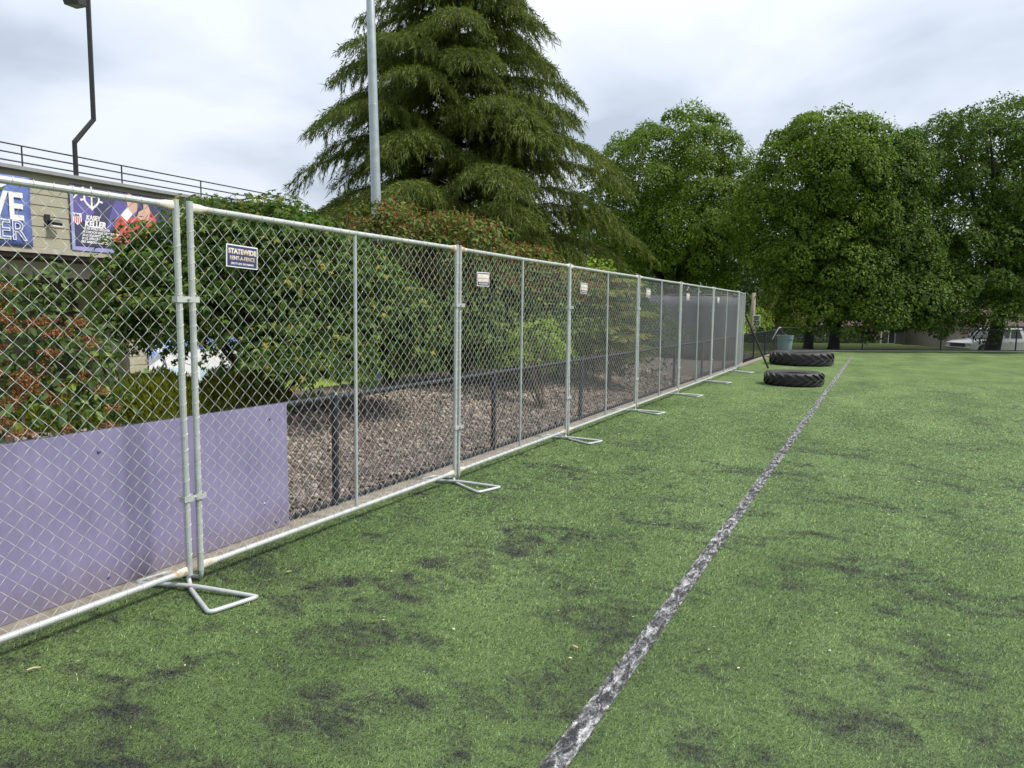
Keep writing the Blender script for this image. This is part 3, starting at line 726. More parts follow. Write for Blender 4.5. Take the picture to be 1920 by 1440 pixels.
# ------------------------------------------------------------------ low black fence with purple boards
BX = -4.02; RH = 0.955
def low_fence(name, label, p0, p1, bay, first, nb, diag=0.07, h=RH, wr=.0022, rail='black_vinyl'):
    p0 = Vector(p0); p1 = Vector(p1); root = empty(name, p0, math.atan2(p1.y - p0.y, p1.x - p0.x), label, 'fence')
    Ln = (p1 - p0).length
    pm = MB().tube([(0, 0, -.05), (0, 0, h + .01)], .031, 10).add(*cap_dome(.034, h + .008)).mesh('post', False); pm.materials.append(M_['black_vinyl'])
    cm = chain_mesh(bay, h - .03, diag, wr, 0, 3, False, .035); cm.materials.append(M_['black_vinyl'])
    lm = MB()
    x = .03
    while x < bay:
        for z, rr, th in ((h - .015, .025, .0062), (.045, .020, .0062)): lm.tube(ring_pts((x, 0, z), rr, (0, 1, 0), (0, 0, 1), 7, (.010, 0, 0)), th, 4, closed=True)
        lm.tube([(x + .02, .012, h - .03), (x + .035, .004, h + .033)], .0028, 3)
        x += diag
    loops = lm.mesh('rail_loops'); loops.materials.append(M_['black_vinyl'])
    for i in range(nb):
        x = first + i * bay
        link('post', pm, None, root, (x, 0, 0))
        link('chain_link_mesh', cm, None, root, (x, .026, 0), kind='stuff')
        link('rail_loops', loops, None, root, (x, 0, 0), kind='stuff')
    link('post', pm, None, root, (first + nb * bay, 0, 0))
    MB().tube([(first, 0, h - .015), (first + nb * bay, 0, h - .015)], .022, 10).build('top_rail', M_[rail], root)
    MB().tube([(first, 0, .045), (first + nb * bay, 0, .045)], .016, 8).build('bottom_rail', M_['black_vinyl'], root)
    return root
def cap_dome(r, z):
    vs = [(r * math.cos(k * math.pi / 4), r * math.sin(k * math.pi / 4), z) for k in range(8)] + [(r * .6 * math.cos(k * math.pi / 4), r * .6 * math.sin(k * math.pi / 4), z + .022) for k in range(8)]
    return vs, [(k, (k + 1) % 8, 8 + (k + 1) % 8, 8 + k) for k in range(8)] + [tuple(range(8, 16))]
BAY = 2.74
low_fence('low_fence', 'low black vinyl chain link fence running behind the galvanised panels beside the gravel', (BX, 0, 0), (BX, 33.9, 0), BAY, 4.50 - 2 * BAY, 13)
low_fence('far_fence', 'low black chain link fence crossing the far end of the field', (-4.0, 33.92, 0), (-4.0 + FD[0] * 30, 33.92 + FD[1] * 30, 0), 4.1, 0.0, 7, diag=.105, h=1.05, wr=.0062, rail='highlight_rail')

def purple_board(y0, y1, label, bulges, bolts):
    root = empty('purple_board', (-3.955, y0, 0), 0, label, 'board', 'purple sheet boards fixed to the low black fence')
    ny, nz = 60, 6; z0, z1 = .018, .962; w = y1 - y0
    def off(y, z):
        o = .004 * math.sin(y * 2.1 + 1.0) + .003 * math.sin(z * 3 + y)
        for b in bulges: o += .010 * math.exp(-((y + y0 - b) / .055) ** 2)
        return o
    V = []; F = []
    for s in (0, 1):
        for i in range(ny + 1):
            for j in range(nz + 1):
                y = w * i / ny; z = z0 + (z1 - z0) * j / nz; V.append((off(y, z) - s * .006, y, z + .006 * math.sin(y * .9)))
    m = (ny + 1) * (nz + 1); g = lambda s, i, j: s * m + i * (nz + 1) + j
    for i in range(ny):
        for j in range(nz):
            F.append((g(0, i, j), g(0, i + 1, j), g(0, i + 1, j + 1), g(0, i, j + 1))); F.append((g(1, i, j), g(1, i, j + 1), g(1, i + 1, j + 1), g(1, i + 1, j)))
    for i in range(ny): F.append((g(0, i, 0), g(1, i, 0), g(1, i + 1, 0), g(0, i + 1, 0))); F.append((g(0, i, nz), g(0, i + 1, nz), g(1, i + 1, nz), g(1, i, nz)))
    for j in range(nz): F.append((g(0, 0, j), g(0, 0, j + 1), g(1, 0, j + 1), g(1, 0, j))); F.append((g(0, ny, j), g(1, ny, j), g(1, ny, j + 1), g(0, ny, j + 1)))
    me = MB().add(V, F).mesh('sheet', True)
    smooth_angle(link('sheet', me, M_['purple'], root), 50)
    for by, bz, lt in bolts:
        mb = MB(); mb.lathe([(0.0001, .008), (.006, .0075), (.010, .005), (.012, 0)], 10); me = mb.mesh('bolt', True)
        me.transform(Matrix(((0, 0, 1, 0), (1, 0, 0, 0), (0, 1, 0, 0), (0, 0, 0, 1))))
        link('bolt', me, M_['bolt' if lt else 'purple_dark'], root, (off(by - y0, bz) + .001, by - y0, bz))
purple_board(1.30, 3.895, 'faded purple sheet board behind the first fence joint, ending at the gravel', [2.56, 2.60], [(2.44, .845, 0), (2.46, .09, 0), (3.11, .866, 0), (3.73, .866, 0), (3.655, .24, 1), (3.765, .078, 0), (1.75, .86, 0), (1.8, .1, 0)])
purple_board(-1.35, 1.292, 'faded purple sheet board nearest the camera, mostly outside the picture', [0], [(-.2, .86, 0), (.9, .1, 0), (.95, .85, 0)])

# ------------------------------------------------------------------ building on the left
WX = -12.5; GZ = -0.55
bl = empty('field_house', (0, 0, 0), 0, 'tan lap sided building with roof deck on the left, behind the shrubs', 'building')
E0, E1 = 1.0, 12.60
mbd = MB(); lap = .178
bd = MB().add([(0, 0, 0), (0, 1, 0), (-.012, 1, lap), (-.012, 0, lap), (-.03, 0, 0), (-.03, 1, 0), (-.03, 1, lap), (-.03, 0, lap)], [(0, 1, 2, 3), (0, 4, 5, 1), (3, 2, 6, 7), (4, 7, 6, 5), (0, 3, 7, 4), (1, 5, 6, 2)]).mesh('siding_board')
bd.materials.append(M_['siding'])
for k in range(7):
    o = link('siding_board', bd, None, bl, (WX, E0, 2.60 + k * (lap - .004))); o.scale = (1, E1 - E0 - .06, 1)
MB().box((WX - 6, E0, 2.56), (WX - .035, E1 - .04, 3.80)).build('upper_wall', M_['siding'], bl)
MB().box((WX - .03, E0, 2.50), (WX + .015, E1, 2.596)).build('fascia', M_['fascia'], bl)
MB().box((WX - .04, E1 - .06, 2.60), (WX + .012, E1 + .03, 3.80)).build('corner_trim', M_['fascia'], bl)
MB().box((WX - 6.2, E0 - .2, 3.802), (WX + .10, E1 + .12, 3.86)).build('roof_edge', M_['flashing'], bl)
MB().box((WX - 6, E0, 2.44), (WX - .05, E1 - .05, 2.50)).build('soffit', M_['soffit'], bl)
MB().box((-13.35, E0, 2.13), (-13.1, E1 - .1, 2.39)).build('beam', M_['fascia'], bl)
MB().box((-18, E0, GZ), (-15.2, E1 - .1, 2.44)).build('recess_wall', M_['siding_dark'], bl)
# recess cladding and dark door
bd2 = bd.copy(); bd2.materials.clear(); bd2.materials.append(M_['siding_dark'])
for k in range(16):
    o = link('siding_board', bd2, None, bl, (-15.16, E0, GZ + k * (lap - .004))); o.scale = (1, 9.05 - E0, 1)
dr = MB().box((-15.155, 8.0, GZ), (-15.09, 9.0, 1.75)).build('door', M_['soffit'], bl, bevel=.01)
MB().box((-15.088, 8.08, .4), (-15.03, 8.13, .55)).build('handle', M_['chrome'], dr)
MB().tube([(-13.6, 8.78, GZ), (-13.6, 8.78, 2.2)], .06, 10).build('downpipe', M_['siding_dark'], bl)
for k in range(16):
    z = GZ + .3 + k * (lap - .004)
    o = link('siding_board', bd, None, bl, (-13.46, 9.03, z)); o.scale = (1, .38, 1)
MB().box((-15.2, 9.03, GZ), (-13.495, 12.35, 2.13)).build('lower_wall', M_['siding'], bl)
MB().box((-13.50, 9.03, GZ), (-13.45, 12.35, -0.22)).build('wall_base', M_['siding_dark'], bl)
for k in range(14):
    o = link('siding_board', bd, None, bl, (-13.46, 9.43, 1.02 + k * (lap - .004) if k < 6 else 0.0));
    if k >= 6: bpy.data.objects.remove(o)
    else: o.scale = (1, 2.9, 1)
# far corner pier
MB().box((-13.4, 12.36, GZ), (-12.9, 12.62, 2.5)).build('corner_pier', M_['siding'], bl)
# wall lamp
wl = MB().box((WX + .001, 6.98, 2.97), (WX + .03, 7.06, 3.15)).build('wall_light', M_['black_metal'], bl)
MB().tube([(WX + .03, 7.03, 3.05), (WX + .10, 7.07, 3.02), (WX + .12, 7.19, 3.01)], [.02, .045, .045], 10).build('lamp_head', M_['black_metal'], wl)
MB().box((WX + .06, 7.03, 2.955), (WX + .14, 7.20, 2.972)).build('lamp_lens', M_['white_print'], wl)
# roof deck railing
rl = empty('deck_railing', (WX - .25, E0, 3.86), 0, 'black three bar railing along the roof deck', 'railing')
RX = 0
rh = [.12, .25, .385]
for z in rh:
    MB().tube([(0, 0, z), (0, E1 - E0 - .15, z), ], .013, 8).build('rail', M_['black_metal'], rl)
    MB().tube([(0, E1 - E0 - .15, z), (-5, E1 - E0 - .15, z)], .013, 8).build('rail', M_['black_metal'], rl)
for y in (0.6, 2.35, 4.08, 5.82, 7.55, 9.28, 11.0, 11.45):
    MB().tube([(0, y, -.02), (0, y, .39)], .013, 8).build('post', M_['black_metal'], rl)
for x in (-1.6, -3.2): MB().tube([(x, 11.45, -.02), (x, 11.45, .39)], .013, 8).build('post', M_['black_metal'], rl)
# bent pole with loudspeaker
bp = empty('bent_pole', (-12.62, 7.62, 3.86), 0, 'black cranked steel pole rising from the roof edge, holding a speaker', 'pole')
def sq_tube(mb, pts, r): return mb.tube(pts, r * 1.3, 4)
mb = MB(); sq_tube(mb, [(0, 0, -.05), (0, 0, .60), (.06, .32, 1.05), (.06, .32, 4.2)], .036); mb.build('shaft', M_['black_metal'], bp)
MB().box((.02, .31, -.0), (.04, .33, 0.01))
sp = empty('loudspeaker', (-12.70, 7.86, 6.80), 0, 'black loudspeaker box fixed high on the cranked pole', 'speaker')
mb = MB(); mb.add([(-.14, -.17, 0), (.16, -.10, -.02), (.16, .05, -.02), (-.14, .05, 0), (-.20, -.36, .62), (.14, -.30, .62), (.14, .05, .62), (-.20, .05, .62)], [(0, 3, 2, 1), (4, 5, 6, 7), (0, 1, 5, 4), (1, 2, 6, 5), (2, 3, 7, 6), (3, 0, 4, 7)])
mb.build('cabinet', M_['black_metal'], sp, bevel=.012)
MB().box((.0, .05, .25), (.06, .10, .33)).build('bracket', M_['black_metal'], sp)
MB().tube([(.10, .11, .5), (.12, .24, .46), (.11, .28, .33), (.1, .16, .28)], .006, 5).build('cable', M_['flashing'], sp)

def curved_banner(name, label, y0, y1, z0, z1, mat, x=WX + .022, wave=.012, seed=0):
    root = empty(name, (x, y0, z0), 0, label, 'banner', 'printed banners hung on the upper wall')
    ny, nz = 24, 10; V = []; F = []
    for i in range(ny + 1):
        for j in range(nz + 1):
            u, v = i / ny, j / nz
            V.append((.004 + wave * (math.sin(7 * u + 5 * v + seed) * .5 + math.sin(13 * u - 4 * v) * .3 + .6), u * (y1 - y0), v * (z1 - z0)))
    for i in range(ny):
        for j in range(nz): a = i * (nz + 1) + j; F.append((a, a + nz + 1, a + nz + 2, a + 1))
    me = bpy.data.meshes.new('sheet'); me.from_pydata(V, [], F); o = link('sheet', me, M_[mat], root)
    o.modifiers.new('thick', 'SOLIDIFY').thickness = .003; me.polygons.foreach_set('use_smooth', [True] * len(me.polygons))
    return root
def lx(y, z, x=.030): return facing_x(x, y, z)
b1 = curved_banner('banner', 'blue banner with huge white letters at the left edge of the picture', 4.9, 6.76, 2.585, 3.70, 'ban_blue', seed=1)
text('IVE', .60, lx(1.74, .43), 'white_print', b1, bold=.014, xs=.80, align='RIGHT')
text('TIMBER', .44, lx(1.76, .105), 'white_print', b1, bold=.008, xs=.86, align='RIGHT')
text('TIMBER', .44, lx(1.76, .105, .034), 'ban_blue', b1, bold=-.008, xs=.86, align='RIGHT')
flat_x('flower', [(1.33, .93), (1.42, .90), (1.50, .95), (1.47, 1.05), (1.38, 1.07)], .03, 'white_print', b1); flat_x('flower_leaf', [(1.30, .84), (1.44, .86), (1.48, .92), (1.36, .91)], .028, 'green_print', b1)

b2 = curved_banner('banner', 'navy banner with anchor emblem, white lettering and raised hands', 7.40, 9.50, 2.595, 3.72, 'ban_navy', wave=.004, seed=2)
flat_x('border', [(0, 0), (2.1, 0), (2.1, .07), (.055, .07), (.055, 1.1), (0, 1.1)], .012, 'ban_edge', b2)
flat_x('violet_shape', [(.06, .62), (.24, .50), (.42, .68), (.30, 1.06), (.22, 1.08), (.06, .9)], .011, 'ban_violet', b2)
flat_x('violet_shape', [(.62, .42), (1.05, .42), (1.35, 1.06), (.85, 1.08)], .011, 'ban_violet', b2)
flat_x('white_stripe', [(.06, .87), (.06, .91), (.22, 1.10), (.26, 1.10)], .013, 'white_print', b2)
em_ = empty('anchor_emblem', (0, 0, 0)); em_.parent = b2
def ring_flat(cy, cz, outer, inner, x, mat, parent, name):
    n = len(outer); V = [(x, cy + a, cz + b) for a, b in outer] + [(x, cy + a, cz + b) for a, b in inner]
    F = [(i, (i + 1) % n, n + (i + 1) % n, n + i) for i in range(n)]
    me = bpy.data.meshes.new(name); me.from_pydata(V, [], F); o = link(name, me, M_[mat], parent); o.modifiers.new('thick', 'SOLIDIFY').thickness = .002
def shield_pt(t, s):
    a = math.sin(t); b = math.cos(t); 
    if b < -.2: a *= max(0.0, 1 - ((-b - .2) / .8) ** 1.6); 
    return (a * .145 * s, b * (.150 if b > 0 else .215) * s)
ts_ = np.linspace(0, 2 * np.pi, 40, endpoint=False)
ring_flat(.375, .92, [shield_pt(t, 1.0) for t in ts_], [shield_pt(t, .78) for t in ts_], .014, 'white_print', em_, 'ring')
for dg in (-60, -30 + 30, 60, -105, 105):
    a = R(dg); c_, s_ = math.cos(a), math.sin(a); p = [(.135, -.013), (.205, -.018), (.205, .018), (.135, .013)]
    flat_x('spoke', [(.375 + r_ * s_ + w_ * c_, .925 + r_ * c_ - w_ * s_) for r_, w_ in p], .0145, 'white_print', em_)
flat_x('anchor_shank', [(.358, .74), (.392, .74), (.388, .985), (.362, .985)], .0145, 'white_print', em_)
flat_x('anchor_stock', [(.305, .945), (.445, .945), (.445, .965), (.305, .965)], .015, 'white_print', em_)
flat_x('anchor_arms', [(.375, .735), (.47, .80), (.49, .86), (.455, .835), (.395, .785), (.355, .785), (.295, .835), (.26, .86), (.28, .80)], .015, 'white_print', em_)
n8 = [(math.cos(t) * .024, math.sin(t) * .024) for t in np.linspace(0, 2 * np.pi, 12, endpoint=False)]
ring_flat(.375, 1.005, n8, [(a * .5, b * .5) for a, b in n8], .0145, 'white_print', em_, 'anchor_eye')
cr_ = empty('crest', (0, 0, 0)); cr_.parent = b2
flat_x('shield', [(.03, .64), (.185, .64), (.185, .50), (.1075, .435), (.03, .50)], .013, 'white_print', cr_)
for k in range(4): y = .05 + k * .033; flat_x('stripe', [(y, .485 + .0 - abs(y + .008 - .1075) * -.2 - .02), (y + .016, .485 - .02), (y + .016, .572), (y, .572)], .015, 'red_print', cr_)
text('USA', .062, lx(.036, .583, .016), 'navy_print', cr_, bold=.001, xs=.98)
text('KASEY', .112, lx(.262, .545, .014), 'white_print', b2, bold=.005, shear=.15, xs=.78)
text('KELLER', .150, lx(.232, .425, .014), 'white_print', b2, bold=.007, shear=.15, xs=.78)
for k, t in enumerate(['4X FIFA WORLD CUP PLAYER', '4X CONCACAF GOLD CUP CHAMPION', '2X U.S. GOALKEEPER OF THE YEAR', '2X U.S. OPEN CUP CHAMPION', 'FIRST AMERICAN GOALKEEPER']):
    text(t, .058, lx(.205 - k * .012, .372 - k * .058, .014), 'white_print', b2, bold=.002, shear=.15, xs=.62)
fg = empty('printed_figure', (0, 0, 0)); fg.parent = b2
flat_x('shirt', [(.72, .20), (.95, .20), (1.55, .30), (1.62, .70), (1.50, .86), (1.42, .78), (1.05, .66), (.92, .72), (.80, .55), (.74, .36)], .013, 'red_print', fg)
flat_x('cuff', [(.90, .70), (1.02, .60), (1.17, .78), (1.06, .88)], .0135, 'white_print', fg)
flat_x('hand', [(1.05, .86), (1.02, 1.02), (1.06, 1.11), (1.13, 1.10), (1.14, .98), (1.19, 1.0), (1.24, .97), (1.24, .9), (1.22, .80), (1.14, .74)], .014, 'skin_print', fg)
flat_x('hand', [(1.30, 1.06), (1.40, 1.07), (1.46, .95), (1.50, .84), (1.46, .68), (1.36, .62), (1.22, .70), (1.26, .80), (1.36, .86), (1.36, .96)], .014, 'skin_print', fg)
b3 = curved_banner('banner', 'dark banner with white script near the far end of the wall', 10.4, 12.25, 2.75, 3.70, 'ban_navy', wave=.004, seed=4)
mb = MB(); pts = [(.03, 1.0 + .06 * k + .03 * math.sin(k * 1.7), .66 + .055 * math.sin(k * 2.1) + .02 * k / 8) for k in range(14)]; mb.tube(pts, .014, 4); mb.build('lettering', M_['white_print'], b3)

# pale mural poster on the lower wall
mu_ = empty('mural_poster', (-13.445, 9.43, -.15), 0, 'pale blue and white poster on the lower wall behind the dark maple', 'poster')
MB().box((0, 0, 0), (.012, 2.42, 1.10)).build('panel', M_['mural_white'], mu_)
flat_x('blue_sky', [(0, .72), (.30, .84), (.9, .86), (2.42, .80), (2.42, 1.10), (0, 1.10)], .0145, 'mural_blue', mu_)
flat_x('hill', [(0, .55), (.45, .80), (.30, .84), (0, .72)], .0150, 'mural_grey', mu_)
flat_x('water', [(.02, .03), (.92, .03), (.82, .42), (.70, .46), (.02, .46)], .0150, 'mural_sky', mu_)
flat_x('water', [(1.2, .03), (1.48, .03), (1.48, .40), (1.25, .44)], .0150, 'mural_sky', mu_)
flat_x('hill', [(1.52, .03), (2.40, .03), (2.40, .5), (1.9, .42), (1.52, .36)], .0150, 'mural_sky', mu_)
flat_x('figure', [(.29, .46), (.33, .46), (.35, .56), (.39, .48), (.42, .49), (.38, .62), (.37, .70), (.33, .70), (.31, .6)], .0165, 'mural_dark', mu_)
flat_x('figure', [(1.60, .06), (1.72, .05), (1.78, .12), (1.74, .34), (1.69, .34), (1.68, .18)], .0165, 'white_print', mu_)
ring_flat(.86, .66, [(math.cos(t) * .24 - math.sin(t) * .05, math.sin(t) * .13 - math.cos(t) * .10) for t in ts_], [(math.cos(t) * .21 - math.sin(t) * .05, math.sin(t) * .11 - math.cos(t) * .09) for t in ts_], .0165, 'mural_grey', mu_, 'loop')
text("What's", .20, lx(.17, .80, .0165), 'white_print', mu_, bold=.004, xs=.72)

# ------------------------------------------------------------------ poles
lp = empty('light_pole', (-10.25, 13.05, 0), 0, 'tall round galvanised pole rising in front of the cedar', 'pole')
mb = MB(); mb.tube([(0, 0, -.5), (-.10, .02, 3), (-.24, .04, 7), (-.5, .08, 16)], [.125, .115, .098, .07], 20); mb.build('shaft', M_['pole'], lp, smooth=True)
MB().lathe([(.0, .03), (.2, .03), (.2, -.4), (0, -.4)], 16).build('base_plate', M_['pole'], lp)
MB().lathe([(.103, 6.18), (.1055, 6.19), (.1055, 6.22), (.103, 6.23)], 20, (-.215, .036, 0)).build('joint_collar', M_['pole'], lp)

mb = MB(); mb.tube([(-2.92, 22.11, .04), (-3.63, 21.95, 1.62)], .030, 10)
tag(mb.build('leaning_pole', M_['black_pipe']), 'straight black pole leaning on the end of the fence', 'pole')

# ------------------------------------------------------------------ tractor tyres
def tyre(name, label, c, Ro, H, lugs, tilt):
    root = empty(name, (c[0], c[1], 0), R(tilt), label, 'tyre', 'tractor tyres lying flat on the turf')
    Ri = Ro * .60; d = .045
    prof = [(Ri, H * .30), (Ri * 1.02, H * .14), (Ri + (Ro - Ri) * .3, H * .03), (Ri + (Ro - Ri) * .62, .0), (Ro - d - .03, H * .07), (Ro - d, H * .17), (Ro - d + .008, H * .35), (Ro - d + .012, H * .5),
            (Ro - d + .008, H * .65), (Ro - d, H * .83), (Ro - d - .03, H * .93), (Ri + (Ro - Ri) * .62, H * 1.0), (Ri + (Ro - Ri) * .3, H * .97), (Ri * 1.02, H * .86), (Ri, H * .70),
            (Ri + .03, H * .72), (Ri + (Ro - Ri) * .45, H * .9), (Ro - d - .07, H * .7), (Ro - d - .06, H * .3), (Ri + (Ro - Ri) * .45, H * .1), (Ri + .03, H * .28)]
    o = MB().lathe(prof, 56, closed=True).build('carcass', M_['rubber'], root, smooth=True); smooth_angle(o, 45)
    # one lug, reused: slanted bar from the shoulder to just past the centre line
    def lug(sgn):
        V = []; F = []; ns = 6
        for i in range(ns):
            t = i / (ns - 1); z = H * (.5 + sgn * (.45 - .50 * t)); ang = t * .62 * (2 * math.pi / lugs) * 1.9 - .1; 
            w = (.40 + .12 * (1 - t)) * math.pi / lugs * .95
            ro = Ro - (.035 if i == 0 else .004 if i == 1 else 0); rin = Ro - d - .02
            for r, a in ((rin, -w), (ro, -w * .72), (ro, w * .72), (rin, w)): V.append((r * math.cos(ang + a), r * math.sin(ang + a), z))
        for i in range(ns - 1):
            for k in range(3): F.append((i * 4 + k, i * 4 + k + 1, i * 4 + k + 5, i * 4 + k + 4))
        F += [(0, 3, 2, 1), ((ns - 1) * 4, (ns - 1) * 4 + 1, (ns - 1) * 4 + 2, (ns - 1) * 4 + 3)]
        me = MB().add(V, F).mesh('tread_lug'); me.materials.append(M_['rubber']); return me
    m1, m2 = lug(1), lug(-1)
    for k in range(lugs):
        link('tread_lug', m1, None, root, rot=(0, 0, 2 * math.pi * k / lugs))
        link('tread_lug', m2, None, root, rot=(0, 0, 2 * math.pi * (k + .5) / lugs))
    return root
tyre('tractor_tyre', 'smaller black tractor tyre lying nearer, left of the touch line', (-1.78, 17.88), .675, .315, 19, 4)
tyre('tractor_tyre', 'larger black tractor tyre lying farther back near the bin', (-2.30, 25.1), 1.0, .43, 21, 12)

# ------------------------------------------------------------------ bin and bits by the corner
cn = empty('rubbish_bin', (-3.25, 28.75, 0), R(20), 'round blue grey plastic bin standing in the field corner', 'bin')
o = MB().lathe([(.0, .01), (.225, .01), (.235, .03), (.275, .66), (.29, .665), (.295, .68), (.298, .80), (.315, .805), (.315, .84), (.29, .84), (.285, .80), (.262, .66), (.225, .05), (0, .05)], 32).build('tub', M_['can'], cn); smooth_angle(o, 35)
for a in (R(-60), R(120)):
    mb = MB(); mb.tube([Vector((.30 * math.cos(a + t), .30 * math.sin(a + t), .73)) * 1 + Vector((.05 * math.cos(a) * (abs(t) < .2), .05 * math.sin(a) * (abs(t) < .2), 0)) for t in (-.28, -.16, .0, .16, .28)], .016, 6); mb.build('handle', M_['can'], cn)
mb = MB(); mb.tube([(-3.90, 30.2, .62), (-3.72, 30.33, 1.03), (-3.66, 30.36, 1.11), (-3.61, 30.37, 1.09)], .022, 8)
tag(mb.build('white_pipe', M_['white_pvc'], smooth=True), 'white pipe with bent end leaning over the corner fence', 'pipe')
mb = MB(); mb.tube([(-3.58, 30.3, 1.06), (-3.50, 30.1, .93), (-3.36, 28.95, .92), (-3.22, 28.85, .84), (-3.2, 28.8, .6)], .022, 8)
tag(mb.build('black_hose', M_['black_pipe'], smooth=True), 'black bar poking out of the blue grey bin', 'hose')

# dark windscreen fence behind
ws = empty('windscreen_fence', (-7.75, 23.25, 0), math.atan2(1.6, 3.06), 'dark fabric windscreen fence behind the far galvanised panels', 'fence')
def wsheet():
    V = []; F = []; n = 40; Lw = 3.85
    for i in range(n + 1):
        x = Lw * i / n
        for j in range(7): z = .02 + 2.2 * j / 6; V.append((x, .02 * math.sin(x * 3.1 + j * .4) + .012 * math.sin(x * 9), z))
    for i in range(n):
        for j in range(6): F.append((i * 7 + j, i * 7 + 7 + j, i * 7 + 8 + j, i * 7 + j + 1))
    me = bpy.data.meshes.new('fabric'); me.from_pydata(V, [], F); o = link('fabric', me, M_['screen'], ws); o.modifiers.new('t', 'SOLIDIFY').thickness = .004
    me.polygons.foreach_set('use_smooth', [True] * len(me.polygons))
wsheet()
for x in (0, 1.28, 2.56, 3.85): MB().tube([(x, .04, -.1), (x, .04, 2.30)], .03, 8).build('post', M_['black_metal'], ws)
MB().tube([(0, .04, 2.26), (3.85, .04, 2.26)], .022, 8).build('top_rail', M_['black_metal'], ws)

# ------------------------------------------------------------------ shrubs near the fence
def at_side(side_px_lat, depth, z=0):
    p = LAT * side_px_lat + DEP * depth; return (p.x, p.y, float(hgt(p.x, p.y)))
def shrub(name, label, base, lobes, mat, size, nclump, per, rcl, stems=6, tpl='oval', cat='shrub', extra=None, shell=(.6, 1.02), flat=.55, group=None, stem_mat='twig', upb=.7, stem_r=.022):
    root = empty(name, base, 0, label, cat, group); b = np.array(base)
    P, Nn, T, cs = crown_points(loc_lobes(base, [(a, d, z, rh, rv) for a, d, z, rh, rv in lobes]), nclump, per, rcl, shell, flat, upb)
    link('leaves', leaves('leaves', P - b, Nn, T, size * rng.uniform(.6, 1.3, len(P)), tpl), M_[mat], root, kind='stuff')
    if extra:
        emat, frac, esz, zmin = extra
        top = P[(P[:, 2] > zmin)]; k = int(len(P) * frac)
        sel = top[rng.choice(len(top), min(k, len(top)), replace=False)] + rng.normal(scale=.022, size=(min(k, len(top)), 3)) + np.array([0, 0, .015])
        link('seed_clusters', leaves('seed_clusters', sel - b, rand_dir(len(sel)), rand_dir(len(sel)), esz * rng.uniform(.6, 1.3, len(sel)), 'diamond'), M_[emat], root, kind='stuff')
    mb = MB()
    pick = cs[rng.choice(len(cs), min(stems * 3, len(cs)), replace=False)] - b
    for i in range(stems):
        t = Vector(pick[i]); a = random.uniform(0, 6.28); s = Vector((math.cos(a) * .12, math.sin(a) * .12, -.1)); m = s.lerp(t, .5) + Vector((random.uniform(-.15, .15), random.uniform(-.15, .15), .1))
        mb.tube([s, s.lerp(m, .5) + Vector((0, 0, .1)), m, t], [stem_r, stem_r * .8, stem_r * .6, stem_r * .2], 6)
        for k in (1, 2):
            t2 = Vector(pick[(i + k * stems) % len(pick)]); mb.tube([m, m.lerp(t2, .5) + Vector((0, 0, .06)), t2], [stem_r * .5, stem_r * .35, stem_r * .12], 5)
    mb.build('stems', M_[stem_mat], root, smooth=True)
    return root
# vine maple in front of the building
ac = at_side(-3.35, 9.35)
shrub('vine_maple', 'large dark green vine maple spreading in front of the building', ac,
      [(-.55, .2, 2.25, 1.15, .80), (-1.25, .1, 2.0, .90, .72), (.45, .2, 2.0, 1.30, .85), (1.35, .3, 1.55, 1.0, .62), (-.6, -.3, 1.62, 1.2, .50), (.75, -.3, 1.15, 1.3, .52), (-1.3, .1, 1.5, .75, .40), (.1, .2, 2.65, .8, .42), (1.9, .2, 1.2, .45, .35)],
      'f_acer', .088, 820, 42, .26, 8, 'palm', flat=.42, shell=(.42, 1.03), stem_r=.035, upb=1.0)
# reddish shrubs along the bed
for i, (lat, dep, lob, lab) in enumerate([
    (-2.15, 12.6, [(0, 0, 2.75, 1.0, .72), (-.2, 0, 1.9, 1.15, .95), (.3, -.2, 1.25, 1.1, .7)], 'green shrub with reddish tips beside the tall round pole'),
    (-.95, 12.7, [(0, 0, 2.55, .95, .85), (0, 0, 1.7, 1.15, .95), (.2, -.3, 1.2, 1.0, .55)], 'tallest red seeded shrub below the cedar, behind the second fence joint'),
    (.15, 13.4, [(0, 0, 2.1, .95, .75), (0, 0, 1.5, 1.05, .8), (-.1, -.3, 1.1, .9, .4)], 'lower red seeded shrub behind the third fence panel'),
    (1.0, 14.2, [(0, 0, 1.95, .8, .62), (0, 0, 1.4, .9, .7)], 'rounded green and red shrub left of the layered shrub')]):
    b = at_side(lat, dep)
    shrub('red_shrub', lab, b, lob, 'f_shrub', .075, 430, 34, .22, 7, 'oval', extra=('f_red', .42, .055, b[2] + 1.6), group='reddish shrubs behind the gravel bed', flat=.5)
shrub('lime_shrub', 'small bright lime green bush behind the low black fence', at_side(.40, 11.5), [(0, 0, 1.25, .42, .30), (.15, 0, 1.0, .45, .32), (-.35, 0, .85, .35, .16)], 'f_yellow', .055, 60, 22, .13, 5, 'oval', flat=.6)
ly = at_side(2.0, 14.6)
